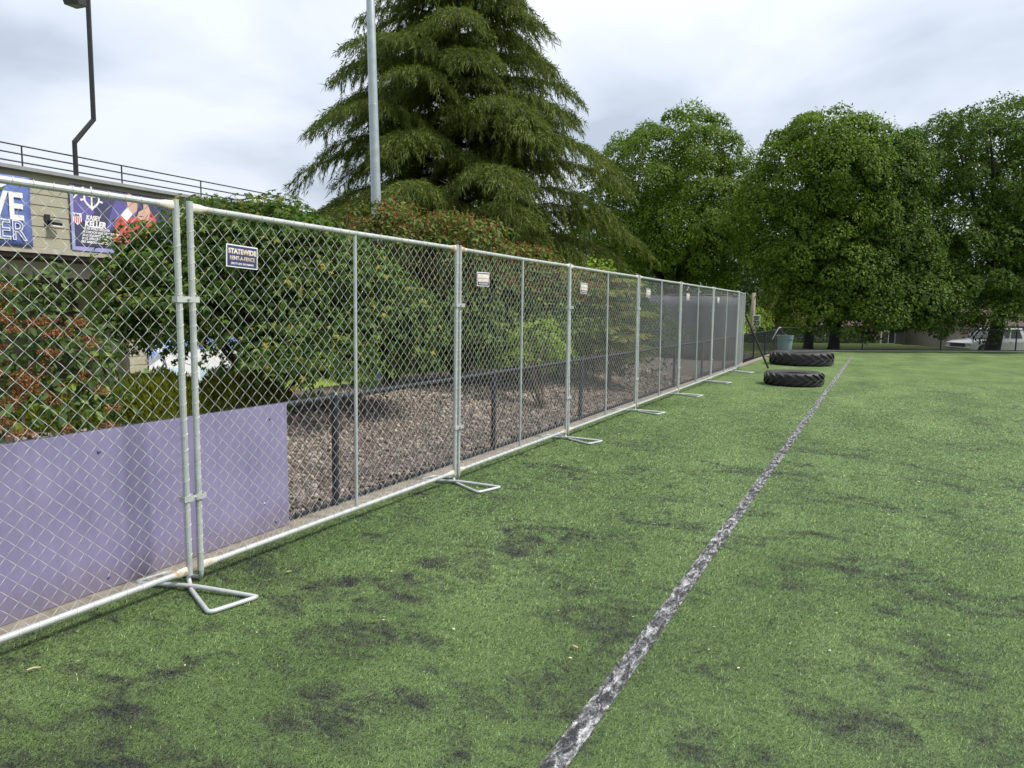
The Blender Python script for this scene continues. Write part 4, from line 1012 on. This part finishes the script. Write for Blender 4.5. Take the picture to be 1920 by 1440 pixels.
def tiered_shrub(name, label, base, tiers, mat, size):
    root = empty(name, base, 0, label, 'shrub'); P = []; Nn = []; T = []
    mb = MB(); mb.tube([(0, 0, -.1), (.05, .05, .6), (0, .1, 1.6), (-.1, 0, tiers[0][2] - .05)], [.05, .04, .025, .01], 6)
    for a, d, z, r in tiers:
        c = np.array([LAT.x * a + DEP.x * d, LAT.y * a + DEP.y * d, z]); nb = 9
        for k in range(nb):
            az = rng.uniform(0, 6.28); L_ = r * rng.uniform(.75, 1.15); dr = np.array([math.cos(az), math.sin(az), 0]); pp = np.array([-dr[1], dr[0], 0])
            if (c + dr * L_)[0] + base[0] < -4.2: mb.tube([tuple(c * [0, 0, 1] + [0, 0, -.12]), tuple(c + dr * L_ * .5), tuple(c + dr * L_ + [0, 0, -.05])], [.014, .008, .003], 4, cap=False)
            m = int(150 * L_); u = rng.random(m) ** .7; v = rng.normal(0, .16, m) * (1.1 - .5 * u)
            P.append(c + dr * (L_ * u)[:, None] + pp * v[:, None] + np.array([0, 0, 1]) * (rng.uniform(-.025, .03, m) - .10 * u ** 3 + .03)[:, None])
            Nn.append(unit(np.array([0, 0, 1.]) + rng.normal(scale=.35, size=(m, 3)))); T.append(unit(dr * .7 + pp * np.sign(v)[:, None] * .6 + rng.normal(scale=.3, size=(m, 3)) + np.array([0, 0, -.25])))
    P = np.concatenate(P); ok = P[:, 0] + base[0] < -4.2; P = P[ok]; link('leaves', leaves('leaves', P, np.concatenate(Nn)[ok], np.concatenate(T)[ok], size * rng.uniform(.7, 1.3, len(P)), 'oval'), M_[mat], root, kind='stuff')
    mb.build('stems', M_['twig'], root, smooth=True)
tiered_shrub('layered_shrub', 'wide shrub with flat yellow green tiers and bronze tips', ly, [(-.35, 0, 2.42, .45), (0, .1, 2.22, .65), (.2, -.1, 1.98, .80), (-.35, -.2, 1.76, .80), (.3, .1, 1.55, .92), (-.2, -.1, 1.32, .9), (.35, -.1, 1.10, .95), (.1, .1, .88, .8), (.65, 0, .72, .6)], 'f_layer', .085)
shrub('upright_shrub', 'small upright yellow green shrub topping the fence beside the layered shrub', at_side(1.72, 15.6), [(0, 0, 2.35, .22, .45), (.35, 0, 2.4, .16, .35), (-.15, 0, 1.5, .4, .7)], 'f_yellow', .085, 46, 18, .16, 4, 'oval', flat=.9)
# dark evergreen shrubs added to fill in the deep shade behind the bed
for lat, dep, lab in ((-3.3, 16.5, 'dark evergreen shrub added as shade between the building end and the round pole'), (-1.6, 15.8, 'dark evergreen shrub added as shade behind the reddish shrubs, left one'), (.4, 16.3, 'dark evergreen shrub added as shade behind the lime bush'), (2.3, 17.2, 'dark evergreen shrub added as shade behind the layered shrub')):
    shrub('shade_fill_shrub', lab, at_side(lat, dep), [(0, 0, 1.5, 1.3, 1.2), (-.8, 0, 1.0, 1.0, .9), (.8, 0, 1.0, 1.0, .9)], 'f_back', .10, 170, 26, .3, 5, 'oval', group='dark shrubs added as shade behind the bed', shell=(.7, 1.0))
# low mounded hedge in front of the building
hb = at_side(-4.05, 8.2)
for i, (lat, dep, rh, z, lab) in enumerate([(-4.95, 7.9, .62, .34, 'low yellow green mounded shrub by the dark doorway'), (-4.2, 8.3, .60, .42, 'low yellow green mounded shrub below the pale poster'), (-3.45, 8.9, .58, .45, 'low yellow green mounded shrub under the vine maple')]):
    root = empty('mound_shrub', at_side(lat, dep), 0, lab, 'shrub', 'low mounded shrubs in front of the building'); n = 11000
    d = rand_dir(n); d[:, 2] = np.abs(d[:, 2]); base = d * np.array([rh, rh, z + .12]) * (1 - .45 * rng.random((n, 1)) ** 2.2) * (1 + .10 * np.sin(d[:, :1] * 9 + i) * np.cos(d[:, 1:2] * 8))
    T = unit(d * np.array([.8, .8, 1]) + np.array([0, 0, .55]) + rng.normal(scale=.28, size=(n, 3)))
    link('leaves', leaves('leaves', base, unit(d + rng.normal(scale=.6, size=(n, 3))), T, rng.uniform(.035, .085, n), 'diamond', rng.uniform(.018, .034, n)), M_['f_hedge'], root, kind='stuff')
    mb = MB()
    for k in range(7): a = k * .9; mb.tube([(.05 * math.cos(a), .05 * math.sin(a), -.1), (.3 * rh * math.cos(a), .3 * rh * math.sin(a), z * .6)], [.012, .005], 5)
    mb.build('stems', M_['twig'], root)

# viburnum with rust flower clusters, close to the camera
def viburnum():
    b = at_side(-4.02, 5.55); root = empty('viburnum', b, 0, 'tall viburnum bush with rust orange flower clusters at the left edge', 'shrub'); bb = np.array(b)
    lob = loc_lobes(b, [(-.15, 0, 1.20, .85, .72), (-.3, 0, 1.72, .55, .34), (.42, .1, 1.20, .42, .34), (-.6, -.2, 1.1, .9, .8), (0, -.2, .7, .85, .5), (.45, .1, .85, .42, .35), (.25, .1, 1.85, .22, .14)])
    P, Nn, T, cs = crown_points(lob, 300, 17, .20, (.55, 1.02), .55, .8)
    link('leaves', leaves('leaves', P - bb, Nn, T, .075 * rng.uniform(.6, 1.25, len(P)), 'oval'), M_['f_vib'], root, kind='stuff')
    # largest leaves one by one, on the side that faces the field
    P2, N2, T2, c2 = crown_points(lob, 150, 12, .20, (.92, 1.08), .5, .6)
    face = ((P2 - bb) @ np.array(-DEP)) > 0.15; P2, N2, T2 = P2[face], N2[face], T2[face]
    lm = leaves('leaf', np.zeros((1, 3)), np.array([[0, 0, 1.]]), np.array([[1., 0, 0]]), [1.0], 'oval'); lm.materials.append(M_['f_vib'])
    mats = [lm, lm]
    for tone in ((.030, .055, .024), (.055, .095, .036), (.16, .23, .05)):
        q = lm.copy(); q.materials.clear(); q.materials.append(foliage('viburnum_leaf_tone', [tone, tuple(v * 1.15 for v in tone)], .3)); mats.append(q)
    for i in rng.choice(len(P2), min(240, len(P2)), replace=False):
        t = Vector(unit(T2[i] + np.array([0, 0, -.35]))); n_ = Vector(N2[i]); bb_ = n_.cross(t).normalized(); n_ = t.cross(bb_)
        s = random.uniform(.065, .11); o = link('leaf', random.choice(mats), None, root)
        m = Matrix.Identity(4)
        for k in range(3): m[k][0] = t[k] * s; m[k][1] = bb_[k] * s; m[k][2] = n_[k] * s; m[k][3] = P2[i][k] - bb[k]
        o.matrix_local = m
    # flower heads: flat-topped clusters
    fm = []
    for v in range(4):
        n = 70; r = .055 * np.sqrt(rng.random(n)); a = rng.uniform(0, 6.28, n); p = np.stack([r * np.cos(a), r * np.sin(a), .018 * rng.random(n) - r * r * 3], 1)
        me = leaves('flower_cluster', p, unit(np.array([0, 0, 1.]) + rng.normal(scale=.5, size=(n, 3))), rand_dir(n), rng.uniform(.008, .020, n), 'diamond'); me.materials.append(M_['f_flower']); fm.append(me)
    P3, N3, T3, c3 = crown_points(lob, 900, 1, .02, (.98, 1.08), .5, .9)
    d3 = (((P3 - bb) @ np.array(-DEP)) > -.05) & (((P3 - bb) @ np.array(LAT)) > -.15); P3 = P3[d3]; N3 = N3[d3]
    for i in range(min(290, len(P3))):
        o = link('flower_cluster', fm[i % 4], None, root, Vector(P3[i] - bb + N3[i] * .03 - np.array(DEP) * .04 + np.array([0, 0, .03])), kind='stuff'); s = random.uniform(.75, 1.3); o.scale = (s, s * random.uniform(.8, 1.2), s)
        o.rotation_euler = Vector(unit(N3[i] * .5 + np.array([0, 0, 1]))).to_track_quat('Z', 'Y').to_euler()
    mb = MB()
    for i in range(12):
        t = Vector(cs[rng.integers(len(cs))] - bb); a = random.uniform(0, 6.28); s = Vector((math.cos(a) * .1, math.sin(a) * .1, -.1)); m = s.lerp(t, .5) + Vector((random.uniform(-.1, .1), random.uniform(-.1, .1), .12))
        mb.tube([s, m, t], [.016, .011, .004], 5)
    mb.build('stems', M_['twig'], root)
viburnum()

# ------------------------------------------------------------------ the big cedar
def cedar(base, H, label):
    root = empty('cedar_tree', base, 0, label, 'tree')
    def prof(z):
        t = z / H
        return max(.3, min(7.4, 9.8 * (1 - t) ** .84 + .15)) * (1.0 if z > 3.2 else .95)
    mb = MB(); mb.tube([(0, 0, -.3), (.05, 0, 1), (.1, .05, 6), (.0, .1, 12), (0, 0, H)], [.52, .42, .30, .17, .02], 12)
    P = []; Nn = []; T = []; SZ = []; WD = []
    z = 1.5; k = 0
    while z < H - .25:
        nb = 6 if z < H * .8 else 5
        for q in range(nb):
            az = k * 2.399963 + rng.uniform(-.25, .25); k += 1
            zz = min(H - .15, max(1.2, z + rng.uniform(-.8, .8))); Lb = prof(zz) * rng.choice([rng.uniform(.50, .80), rng.uniform(.78, 1.0), rng.uniform(.95, 1.14)])
            dirh = np.array([math.cos(az), math.sin(az), 0]); perp = np.array([-dirh[1], dirh[0], 0])
            rise = rng.uniform(.12, .50) + .30 * (zz / H) ** 2; sag = rise * rng.uniform(.55, .95) + rng.uniform(-.02, .14)
            def pt(t):
                return np.array([0, 0, zz]) + dirh * Lb * t * (1 - .04 * t) + np.array([0, 0, 1]) * Lb * (rise * t - sag * t * t) - np.array([0, 0, .13 * Lb * t ** 5])
            bp_ = [pt(t) for t in (0, .2, .4, .6, .8, 1.0)]
            mb.tube([tuple(x) for x in bp_], [.055 * (Lb / 6 + .3), .045 * (Lb / 6 + .3), .034, .024, .014, .005], 5, cap=False)
            ns = max(5, int(Lb * .86 / .20))
            for s in range(ns):
                t = .16 + .84 * (s + rng.random() * .6) / ns; c = pt(min(t, 1.0))
                for sg in (-1, 1):
                    yaw = rng.uniform(.75, 1.15); sd = unit((dirh * math.cos(yaw) + sg * perp * math.sin(yaw))[None])[0]
                    ls = (.40 + 1.45 * math.sin(min(1, (1.08 - t) * 1.15) * 1.5)) * rng.uniform(.65, 1.1) * min(1, Lb / 4.5)
                    sagz = rng.uniform(.35, .85)
                    m = max(3, int(ls / .050)); u = (np.arange(m) + rng.random(m) * .7) / m
                    sp_ = c + sd * (ls * u)[:, None] + np.array([0, 0, 1]) * (-(sagz * ls) * u ** 2)[:, None]
                    # hanging sprays
                    for rep in range(2):
                        hd = unit(sd * .35 + dirh * .25 + np.array([0, 0, -1.0]) + rng.normal(scale=.30, size=(m, 3)))
                        P.append(sp_ + rng.normal(scale=.02, size=(m, 3))); T.append(hd); Nn.append(rand_dir(m)); SZ.append(rng.uniform(.16, .42, m)); WD.append(rng.uniform(.016, .034, m))
                    # needles along the top of the spray
                    hd = unit(sd + np.array([0, 0, -.25]) + rng.normal(scale=.45, size=(m, 3)))
                    P.append(sp_ + np.array([0, 0, .015])); T.append(hd); Nn.append(unit(np.array([0, 0, 1.]) + rng.normal(scale=.4, size=(m, 3)))); SZ.append(rng.uniform(.10, .22, m)); WD.append(rng.uniform(.03, .055, m))
        z += .47 if z < H * .6 else .40
    P = np.concatenate(P); Nn = np.concatenate(Nn); T = np.concatenate(T); SZ = np.concatenate(SZ); WD = np.concatenate(WD)
    print('cedar strands', len(P))
    link('crown', leaves('crown', P, Nn, T, SZ, 'strand', WD), M_['f_deodar'], root, kind='stuff')
    mb.build('trunk', M_['bark_dark'], root, smooth=True)
cedar((-14.75, 23.2, 0), 17.4, 'huge drooping cedar rising behind the fence, taller than the picture')

# ------------------------------------------------------------------ broadleaf trees
def gpt(x, y): return (x, y, float(hgt(x, y)))
bA = gpt(-11.4, 42.3)
broad_tree('maple_tree', 'round maple directly right of the big cedar', 'large maples beyond the field', bA,
           loc_lobes(bA, [(0, 0, 9.2, 4.0, 3.4), (-2.9, 0, 7.5, 2.7, 2.7), (2.7, 0, 7.6, 2.8, 2.6), (.6, 0, 11.1, 2.2, 2.0), (3.9, 0, 5.9, 1.7, 1.4), (-2.6, 0, 5.0, 2.2, 1.7), (.5, -2.2, 6.6, 3.0, 2.6), (1.6, -1.2, 4.6, 2.4, 1.4), (-3.7, .5, 9.2, 1.4, 1.3), (2.2, -.5, 3.8, 1.5, .9)]), 'f_maple', 0.15, 260, 360, .74, .42, 4.2)
bB = gpt(-3.09, 36.75)
broad_tree('maple_tree', 'pointed maple above the tyres, left trunk of the two behind the far fence', 'large maples beyond the field', bB,
           loc_lobes(bB, [(0, 0, 7.9, 2.9, 2.9), (-1.8, 0, 6.3, 1.9, 1.9), (.0, .3, 9.7, 1.5, 1.5), (1.4, .3, 6.4, 2.2, 2.4), (-.2, 0, 4.2, 2.5, 1.6), (-.8, -.3, 3.0, 1.3, 1.0), (1.3, -.6, 3.0, 2.0, 1.2), (.2, -.8, 2.1, 1.7, .8), (1.6, -.9, 1.75, 1.5, .5), (-.2, -.9, 1.7, 1.1, .42)]), 'f_maple', 0.13, 270, 350, .58, .20, 2.6)
bB2 = gpt(-2.0, 37.35)
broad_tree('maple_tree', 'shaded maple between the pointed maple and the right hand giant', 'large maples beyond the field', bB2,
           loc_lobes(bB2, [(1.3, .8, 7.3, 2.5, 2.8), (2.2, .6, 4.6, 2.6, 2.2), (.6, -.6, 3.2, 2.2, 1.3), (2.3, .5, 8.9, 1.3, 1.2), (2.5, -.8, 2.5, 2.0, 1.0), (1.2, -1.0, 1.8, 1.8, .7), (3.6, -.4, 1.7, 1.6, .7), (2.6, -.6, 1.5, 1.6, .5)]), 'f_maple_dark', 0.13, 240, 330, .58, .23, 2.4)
bC = gpt(5.10, 44.4)
broad_tree('maple_tree', 'giant spreading maple at the right picture edge over the parked truck', 'large maples beyond the field', bC,
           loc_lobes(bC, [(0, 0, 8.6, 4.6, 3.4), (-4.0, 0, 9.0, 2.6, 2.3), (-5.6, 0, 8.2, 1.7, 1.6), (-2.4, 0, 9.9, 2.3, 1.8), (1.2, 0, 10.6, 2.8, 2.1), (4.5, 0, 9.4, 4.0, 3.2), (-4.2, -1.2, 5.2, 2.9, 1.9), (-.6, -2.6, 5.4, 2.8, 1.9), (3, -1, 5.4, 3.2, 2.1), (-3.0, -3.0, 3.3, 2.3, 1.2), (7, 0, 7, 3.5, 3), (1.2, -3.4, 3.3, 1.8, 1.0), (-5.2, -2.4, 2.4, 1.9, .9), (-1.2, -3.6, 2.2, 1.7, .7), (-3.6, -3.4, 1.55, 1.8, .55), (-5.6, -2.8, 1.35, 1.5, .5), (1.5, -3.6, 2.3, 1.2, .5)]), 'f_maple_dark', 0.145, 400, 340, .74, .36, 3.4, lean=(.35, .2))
# background trees beyond the street
BG = 'background trees beyond the street'
tb = gpt(-14, 66)
t0 = broad_tree('background_tree', 'dark rounded tree far behind the first maple', BG, tb, loc_lobes(tb, [(0, 0, 5.5, 4.5, 3.6), (-3, 0, 4, 3, 2.8), (3, 0, 4, 3, 2.8), (0, -1, 2.4, 4.2, 2)]), 'f_back', .36, 260, 40, .8, .3, 2.0, ntarget=6)
for (x, y, s, lab) in ((-22, 62, 1.1, 'dark rounded tree far behind the cedar and first maple'), (-8.4, 76, .95, 'dark rounded tree far behind the speed sign'), (-31, 55, 1.2, 'dark rounded tree far behind the cedar, left side'), (1, 80, 1.1, 'dark rounded tree behind the tan houses'), (11, 82, 1.2, 'dark rounded tree behind the brown roofed house'), (20, 76, 1.2, 'dark rounded tree behind the giant maple, right side')):
    o = copy_tree(t0); o.location = gpt(x, y); o.scale = (s, s, s); o.rotation_euler = (0, 0, random.uniform(0, 6)); o['label'] = lab
tb = gpt(-9.6, 70.5)
broad_tree('plum_tree', 'purple leaved tree above the speed limit sign', None, tb, loc_lobes(tb, [(0, 0, 3.0, 1.9, 1.7), (.8, 0, 2.2, 1.4, 1.2)]), 'f_purpleleaf', .24, 70, 40, .5, .14, 1.4)
tb = gpt(-6.6, 54.8)
broad_tree('roadside_bush', 'yellow green bush right of the speed limit sign', None, tb, loc_lobes(tb, [(0, 0, 2.6, 1.2, 1.5), (.8, 0, 1.4, 1.1, 1.2), (.4, 0, 3.6, .8, .9)]), 'f_layer', .16, 120, 40, .4, .10, 1.0, cat='shrub')
tb = gpt(-8.9, 60.5)
broad_tree('roadside_bush', 'lime bush low behind the leaning black pole', None, tb, loc_lobes(tb, [(0, 0, 1.0, 1.0, .9), (-.8, 0, .7, .9, .7)]), 'f_yellow', .14, 60, 36, .35, .08, .6, cat='shrub')
for (lat, dep, rz_, lab) in ((17.0, 47, .75, 'dark low shrub on the lawn right of the second trunk'), (20.5, 49, .8, 'dark low shrub in front of the paler house'), (23.6, 50, .8, 'dark low shrub left of the parked truck'), (13.2, 49, .7, 'dark low shrub between the two trunks on the lawn'), (15.0, 50, .9, 'dark low shrub in front of the tan house'), (18.4, 52, .8, 'dark low shrub right of the tan house'), (22, 56, 1.0, 'dark low shrub in front of the brown roofed house')):
    p = LAT * lat + DEP * dep; tb = gpt(p.x, p.y)
    broad_tree('garden_shrub', lab, 'garden shrubs by the houses', tb, loc_lobes(tb, [(0, 0, tb[2] + .8, 1.3, rz_), (1.0, 0, tb[2] + .6, 1.0, .7)]), 'f_back', .16, 60, 40, .4, .08, .5, cat='shrub')

# ------------------------------------------------------------------ houses beyond the street
def house(name, label, c, rz, w, dpt, h, wall, roofh):
    root = empty(name, (c[0], c[1], -1.75), rz, label, 'house')
    MB().box((-w / 2, 0, 0), (w / 2, dpt, h)).build('wall', M_[wall], root)
    rf = MB().add([(-w / 2 - .4, -.5, h - .05), (w / 2 + .4, -.5, h - .05), (w / 2 + .4, dpt + .5, h - .05), (-w / 2 - .4, dpt + .5, h - .05), (-w / 2 - .4, dpt / 2, h + roofh), (w / 2 + .4, dpt / 2, h + roofh)], [(0, 1, 5, 4), (2, 3, 4, 5), (0, 4, 3), (1, 2, 5), (0, 3, 2, 1)]).build('roof', M_['roof_brown'], root)
    MB().box((w * .2, dpt * .55, h + roofh * .3), (w * .2 + .6, dpt * .55 + .6, h + roofh + .7)).build('chimney', M_['roof_brown'], rf)
    for x in np.arange(-w / 2 + 1.0, w / 2 - 1.0, 2.6):
        f = MB().box((x, -.06, .9), (x + 1.4, -.002, 2.1)).build('window', M_['trim_white'], root); MB().box((x + .1, -.075, 1.0), (x + 1.3, -.062, 2.0)).build('pane', M_['window_glass'], f)
        MB().box((x + .67, -.085, 1.0), (x + .73, -.076, 2.0)).build('mullion', M_['trim_white'], f)
    d_ = MB().box((w / 2 - .95, -.06, .05), (w / 2 - .1, -.002, 2.1)).build('door', M_['soffit'], root); MB().box((w / 2 - .9, -.1, 1.0), (w / 2 - .85, -.062, 1.1)).build('handle', M_['chrome'], d_)
hz = math.atan2(FD[1], FD[0])
house('house', 'tan house beyond the street seen between the two trunks', (-1.6, 66.0), hz, 8.5, 7, 2.5, 'house_wall', 1.3)
house('house', 'paler house beyond the street right of the second trunk', (8.4, 68.5), hz, 7.5, 7, 2.7, 'house_wall2', 1.4)
house('house', 'brown roofed house beyond the street behind the parked truck', (17.5, 76.0), hz, 11, 8, 3.1, 'house_wall', 2.0)

# ------------------------------------------------------------------ vehicles
def car(name, label, c, rz, paint, L_, Hh, pickup):
    root = empty(name, c, rz, label, 'truck' if pickup else 'car')
    W = .93; x0 = -L_ / 2; x1 = L_ / 2; bh = Hh * .60
    # side profile of the lower body (front at -x)
    def arch(cx, r):  return [(cx + r * math.cos(t), .36 + r * math.sin(t)) for t in np.linspace(math.pi, 0, 9)]
    wf, wr = x0 + .95, x1 - 1.15
    low = [(x0 + .03, .34)] + arch(wf, .45) + arch(wr, .45) + [(x1, .40)]
    top = [(x1 + .02, bh - .12), (x1 - .05, bh), (x0 + 1.55, bh + .02), (x0 + .35, bh - .09), (x0 + .06, bh - .20), (x0, .62)]
    pr = low + top; n = len(pr); V = []; F = []
    for y in (-W, W): V += [(x, y, z) for x, z in pr]
    F = [tuple(range(n)), tuple(range(2 * n - 1, n - 1, -1))] + [(i, n + i, n + (i + 1) % n, (i + 1) % n) for i in range(n)]
    body = MB().add(V, F).build('body', M_[paint], root, bevel=.035); smooth_angle(body, 40)
    # cabin
    ce = x1 - (1.75 if pickup else .35); g = [(x0 + 1.42, bh), (x0 + 2.12, Hh - .04), (x0 + 2.5, Hh), (ce - .25, Hh), (ce + (.02 if pickup else .2), bh)]
    V = []; ng = len(g)
    for y, k in ((-W + .05, 1), (W - .05, 1)):
        for x, z in g: V.append((x, y * (1 if z < bh + .05 else .82), z))
    F = [tuple(range(ng)), tuple(range(2 * ng - 1, ng - 1, -1))] + [(i, ng + i, ng + (i + 1) % ng, (i + 1) % ng) for i in range(ng)]
    cb_ = MB().add(V, F).build('cabin', M_[paint], root, bevel=.03); smooth_angle(cb_, 40)
    for sy in (-1, 1):
        for a, b_ in ((.10, .46), (.52, .90)):
            xa = lambda t, z: (g[0][0] + .16 + (g[1][0] - g[0][0]) * z) * (1 - t) + (g[4][0] - .1 + (g[3][0] - g[4][0]) * z) * t
            pts = [(xa(a, .14), .14), (xa(b_, .14), .14), (xa(b_, .82), .82), (xa(a, .82), .82)]
            V = []
            for th in (0, .012):
                for x, zz in pts: V.append((x, sy * ((W - .05) * (1 - .18 * zz) + .006 + th), bh + (Hh - bh) * zz))
            MB().add(V, [(0, 1, 2, 3), (7, 6, 5, 4), (0, 4, 5, 1), (1, 5, 6, 2), (2, 6, 7, 3), (3, 7, 4, 0)]).build('side_window', M_['car_glass'], root)
        MB().box((x0 + 2.6, sy * (W + .004) - .01, bh - .16), (x0 + 2.78, sy * (W + .004) + .02, bh - .12)).build('door_handle', M_['chrome'], root)
        MB().box((x0 + 1.9, sy * (W + .12) - .10, bh + .06), (x0 + 2.05, sy * (W + .12) + .06, bh + .26)).build('mirror', M_[paint], root, bevel=.02)
        MB().box((x0 - .01, sy * .70 - .18, bh - .36), (x0 + .10, sy * .70 + .18, bh - .20)).build('headlight', M_['lamp_glass'], root, bevel=.02)
        for wx in (wf, wr):
            w_ = empty('wheel', (wx, sy * (W - .10), .36)); w_.parent = root; w_.rotation_euler = (R(90), 0, 0)
            MB().lathe([(.22, -.11), (.34, -.11), (.365, -.06), (.365, .06), (.34, .11), (.22, .11)], 24, closed=True).build('tyre', M_['rubber'], w_)
            MB().lathe([(0, -.04), (.21, -.09), (.225, -.09), (.225, .09), (.21, .09), (0, .04)], 16).build('rim', M_['chrome'], w_)
    z0, z1 = bh + .06, Hh - .10
    V = [(g[0][0] + .02, -W * .82, z0), (g[0][0] + .02, W * .82, z0), (g[1][0] - .06, W * .68, z1), (g[1][0] - .06, -W * .68, z1)]
    V += [(x - .03, y, z + .01) for x, y, z in V]
    MB().add(V, [(0, 1, 2, 3), (7, 6, 5, 4), (0, 4, 5, 1), (1, 5, 6, 2), (2, 6, 7, 3), (3, 7, 4, 0)]).build('windscreen', M_['car_glass'], root)
    MB().box((x0 - .03, -.55, .62), (x0 + .08, .55, bh - .22)).build('grille', M_['black_metal'], root)
    MB().box((x0 - .10, -W + .02, .36), (x0 + .06, W - .02, .60)).build('bumper', M_['chrome' if pickup else paint], root, bevel=.03)
    return root
def street_pt(a, s): p = F0 + FD * a + FN * s; return (float(p[0]), float(p[1]), float(hgt(p[0], p[1])) + .012)
p = street_pt(15.05, 7.4); p = (p[0], p[1], p[2] + .45)
car('pickup_truck', 'white pickup truck parked beyond the far fence at the right edge', p, hz, 'car_white', 5.6, 1.74, True)
p = gpt(-6.9, 61.5); car('parked_car', 'silver car beyond the bin, parked on the street', (p[0], p[1], -1.2), hz, 'car_silver', 4.5, 1.48, False)
p = gpt(-5.4, 66.5); car('parked_car', 'dark car beyond the fence, right of the silver car', (p[0], p[1], -1.2), hz + .2, 'car_dark', 4.5, 1.6, False)

# ------------------------------------------------------------------ speed sign and utility pole
sg_ = empty('speed_sign', (-7.15, 47.4, -1.2), math.atan2(LAT.y, LAT.x), 'white speed limit 20 sign on a post beyond the corner', 'sign')
MB().box((-.03, 0, 0), (.03, .04, 2.75)).build('post', M_['galv'], sg_)
MB().box((-.26, -.03, 2.0), (.26, -.005, 2.72)).build('plate', M_['white_print'], sg_, bevel=.01)
def front_y(x, z, y=-.034): return Matrix(((1, 0, 0, x), (0, 0, -1, y), (0, 1, 0, z), (0, 0, 0, 1)))
text('SPEED', .15, front_y(0, 2.54), 'black_pipe', sg_, bold=.004, align='CENTER', xs=.9)
text('LIMIT', .15, front_y(0, 2.40), 'black_pipe', sg_, bold=.004, align='CENTER', xs=.9)
text('20', .40, front_y(0, 2.07), 'black_pipe', sg_, bold=.012, align='CENTER', xs=1.0)
up_ = empty('utility_pole', (-9.0, 57.8, -1.2), 0, 'pale wooden pole standing behind the speed limit sign', 'pole')
MB().tube([(0, 0, -.2), (0, 0, 4.4)], [.19, .15], 10).build('shaft', M_['wood_pole'], up_, smooth=True)
MB().box((-.25, -.08, 4.1), (.25, -.02, 4.2)).build('crossbar', M_['wood_pole'], up_)
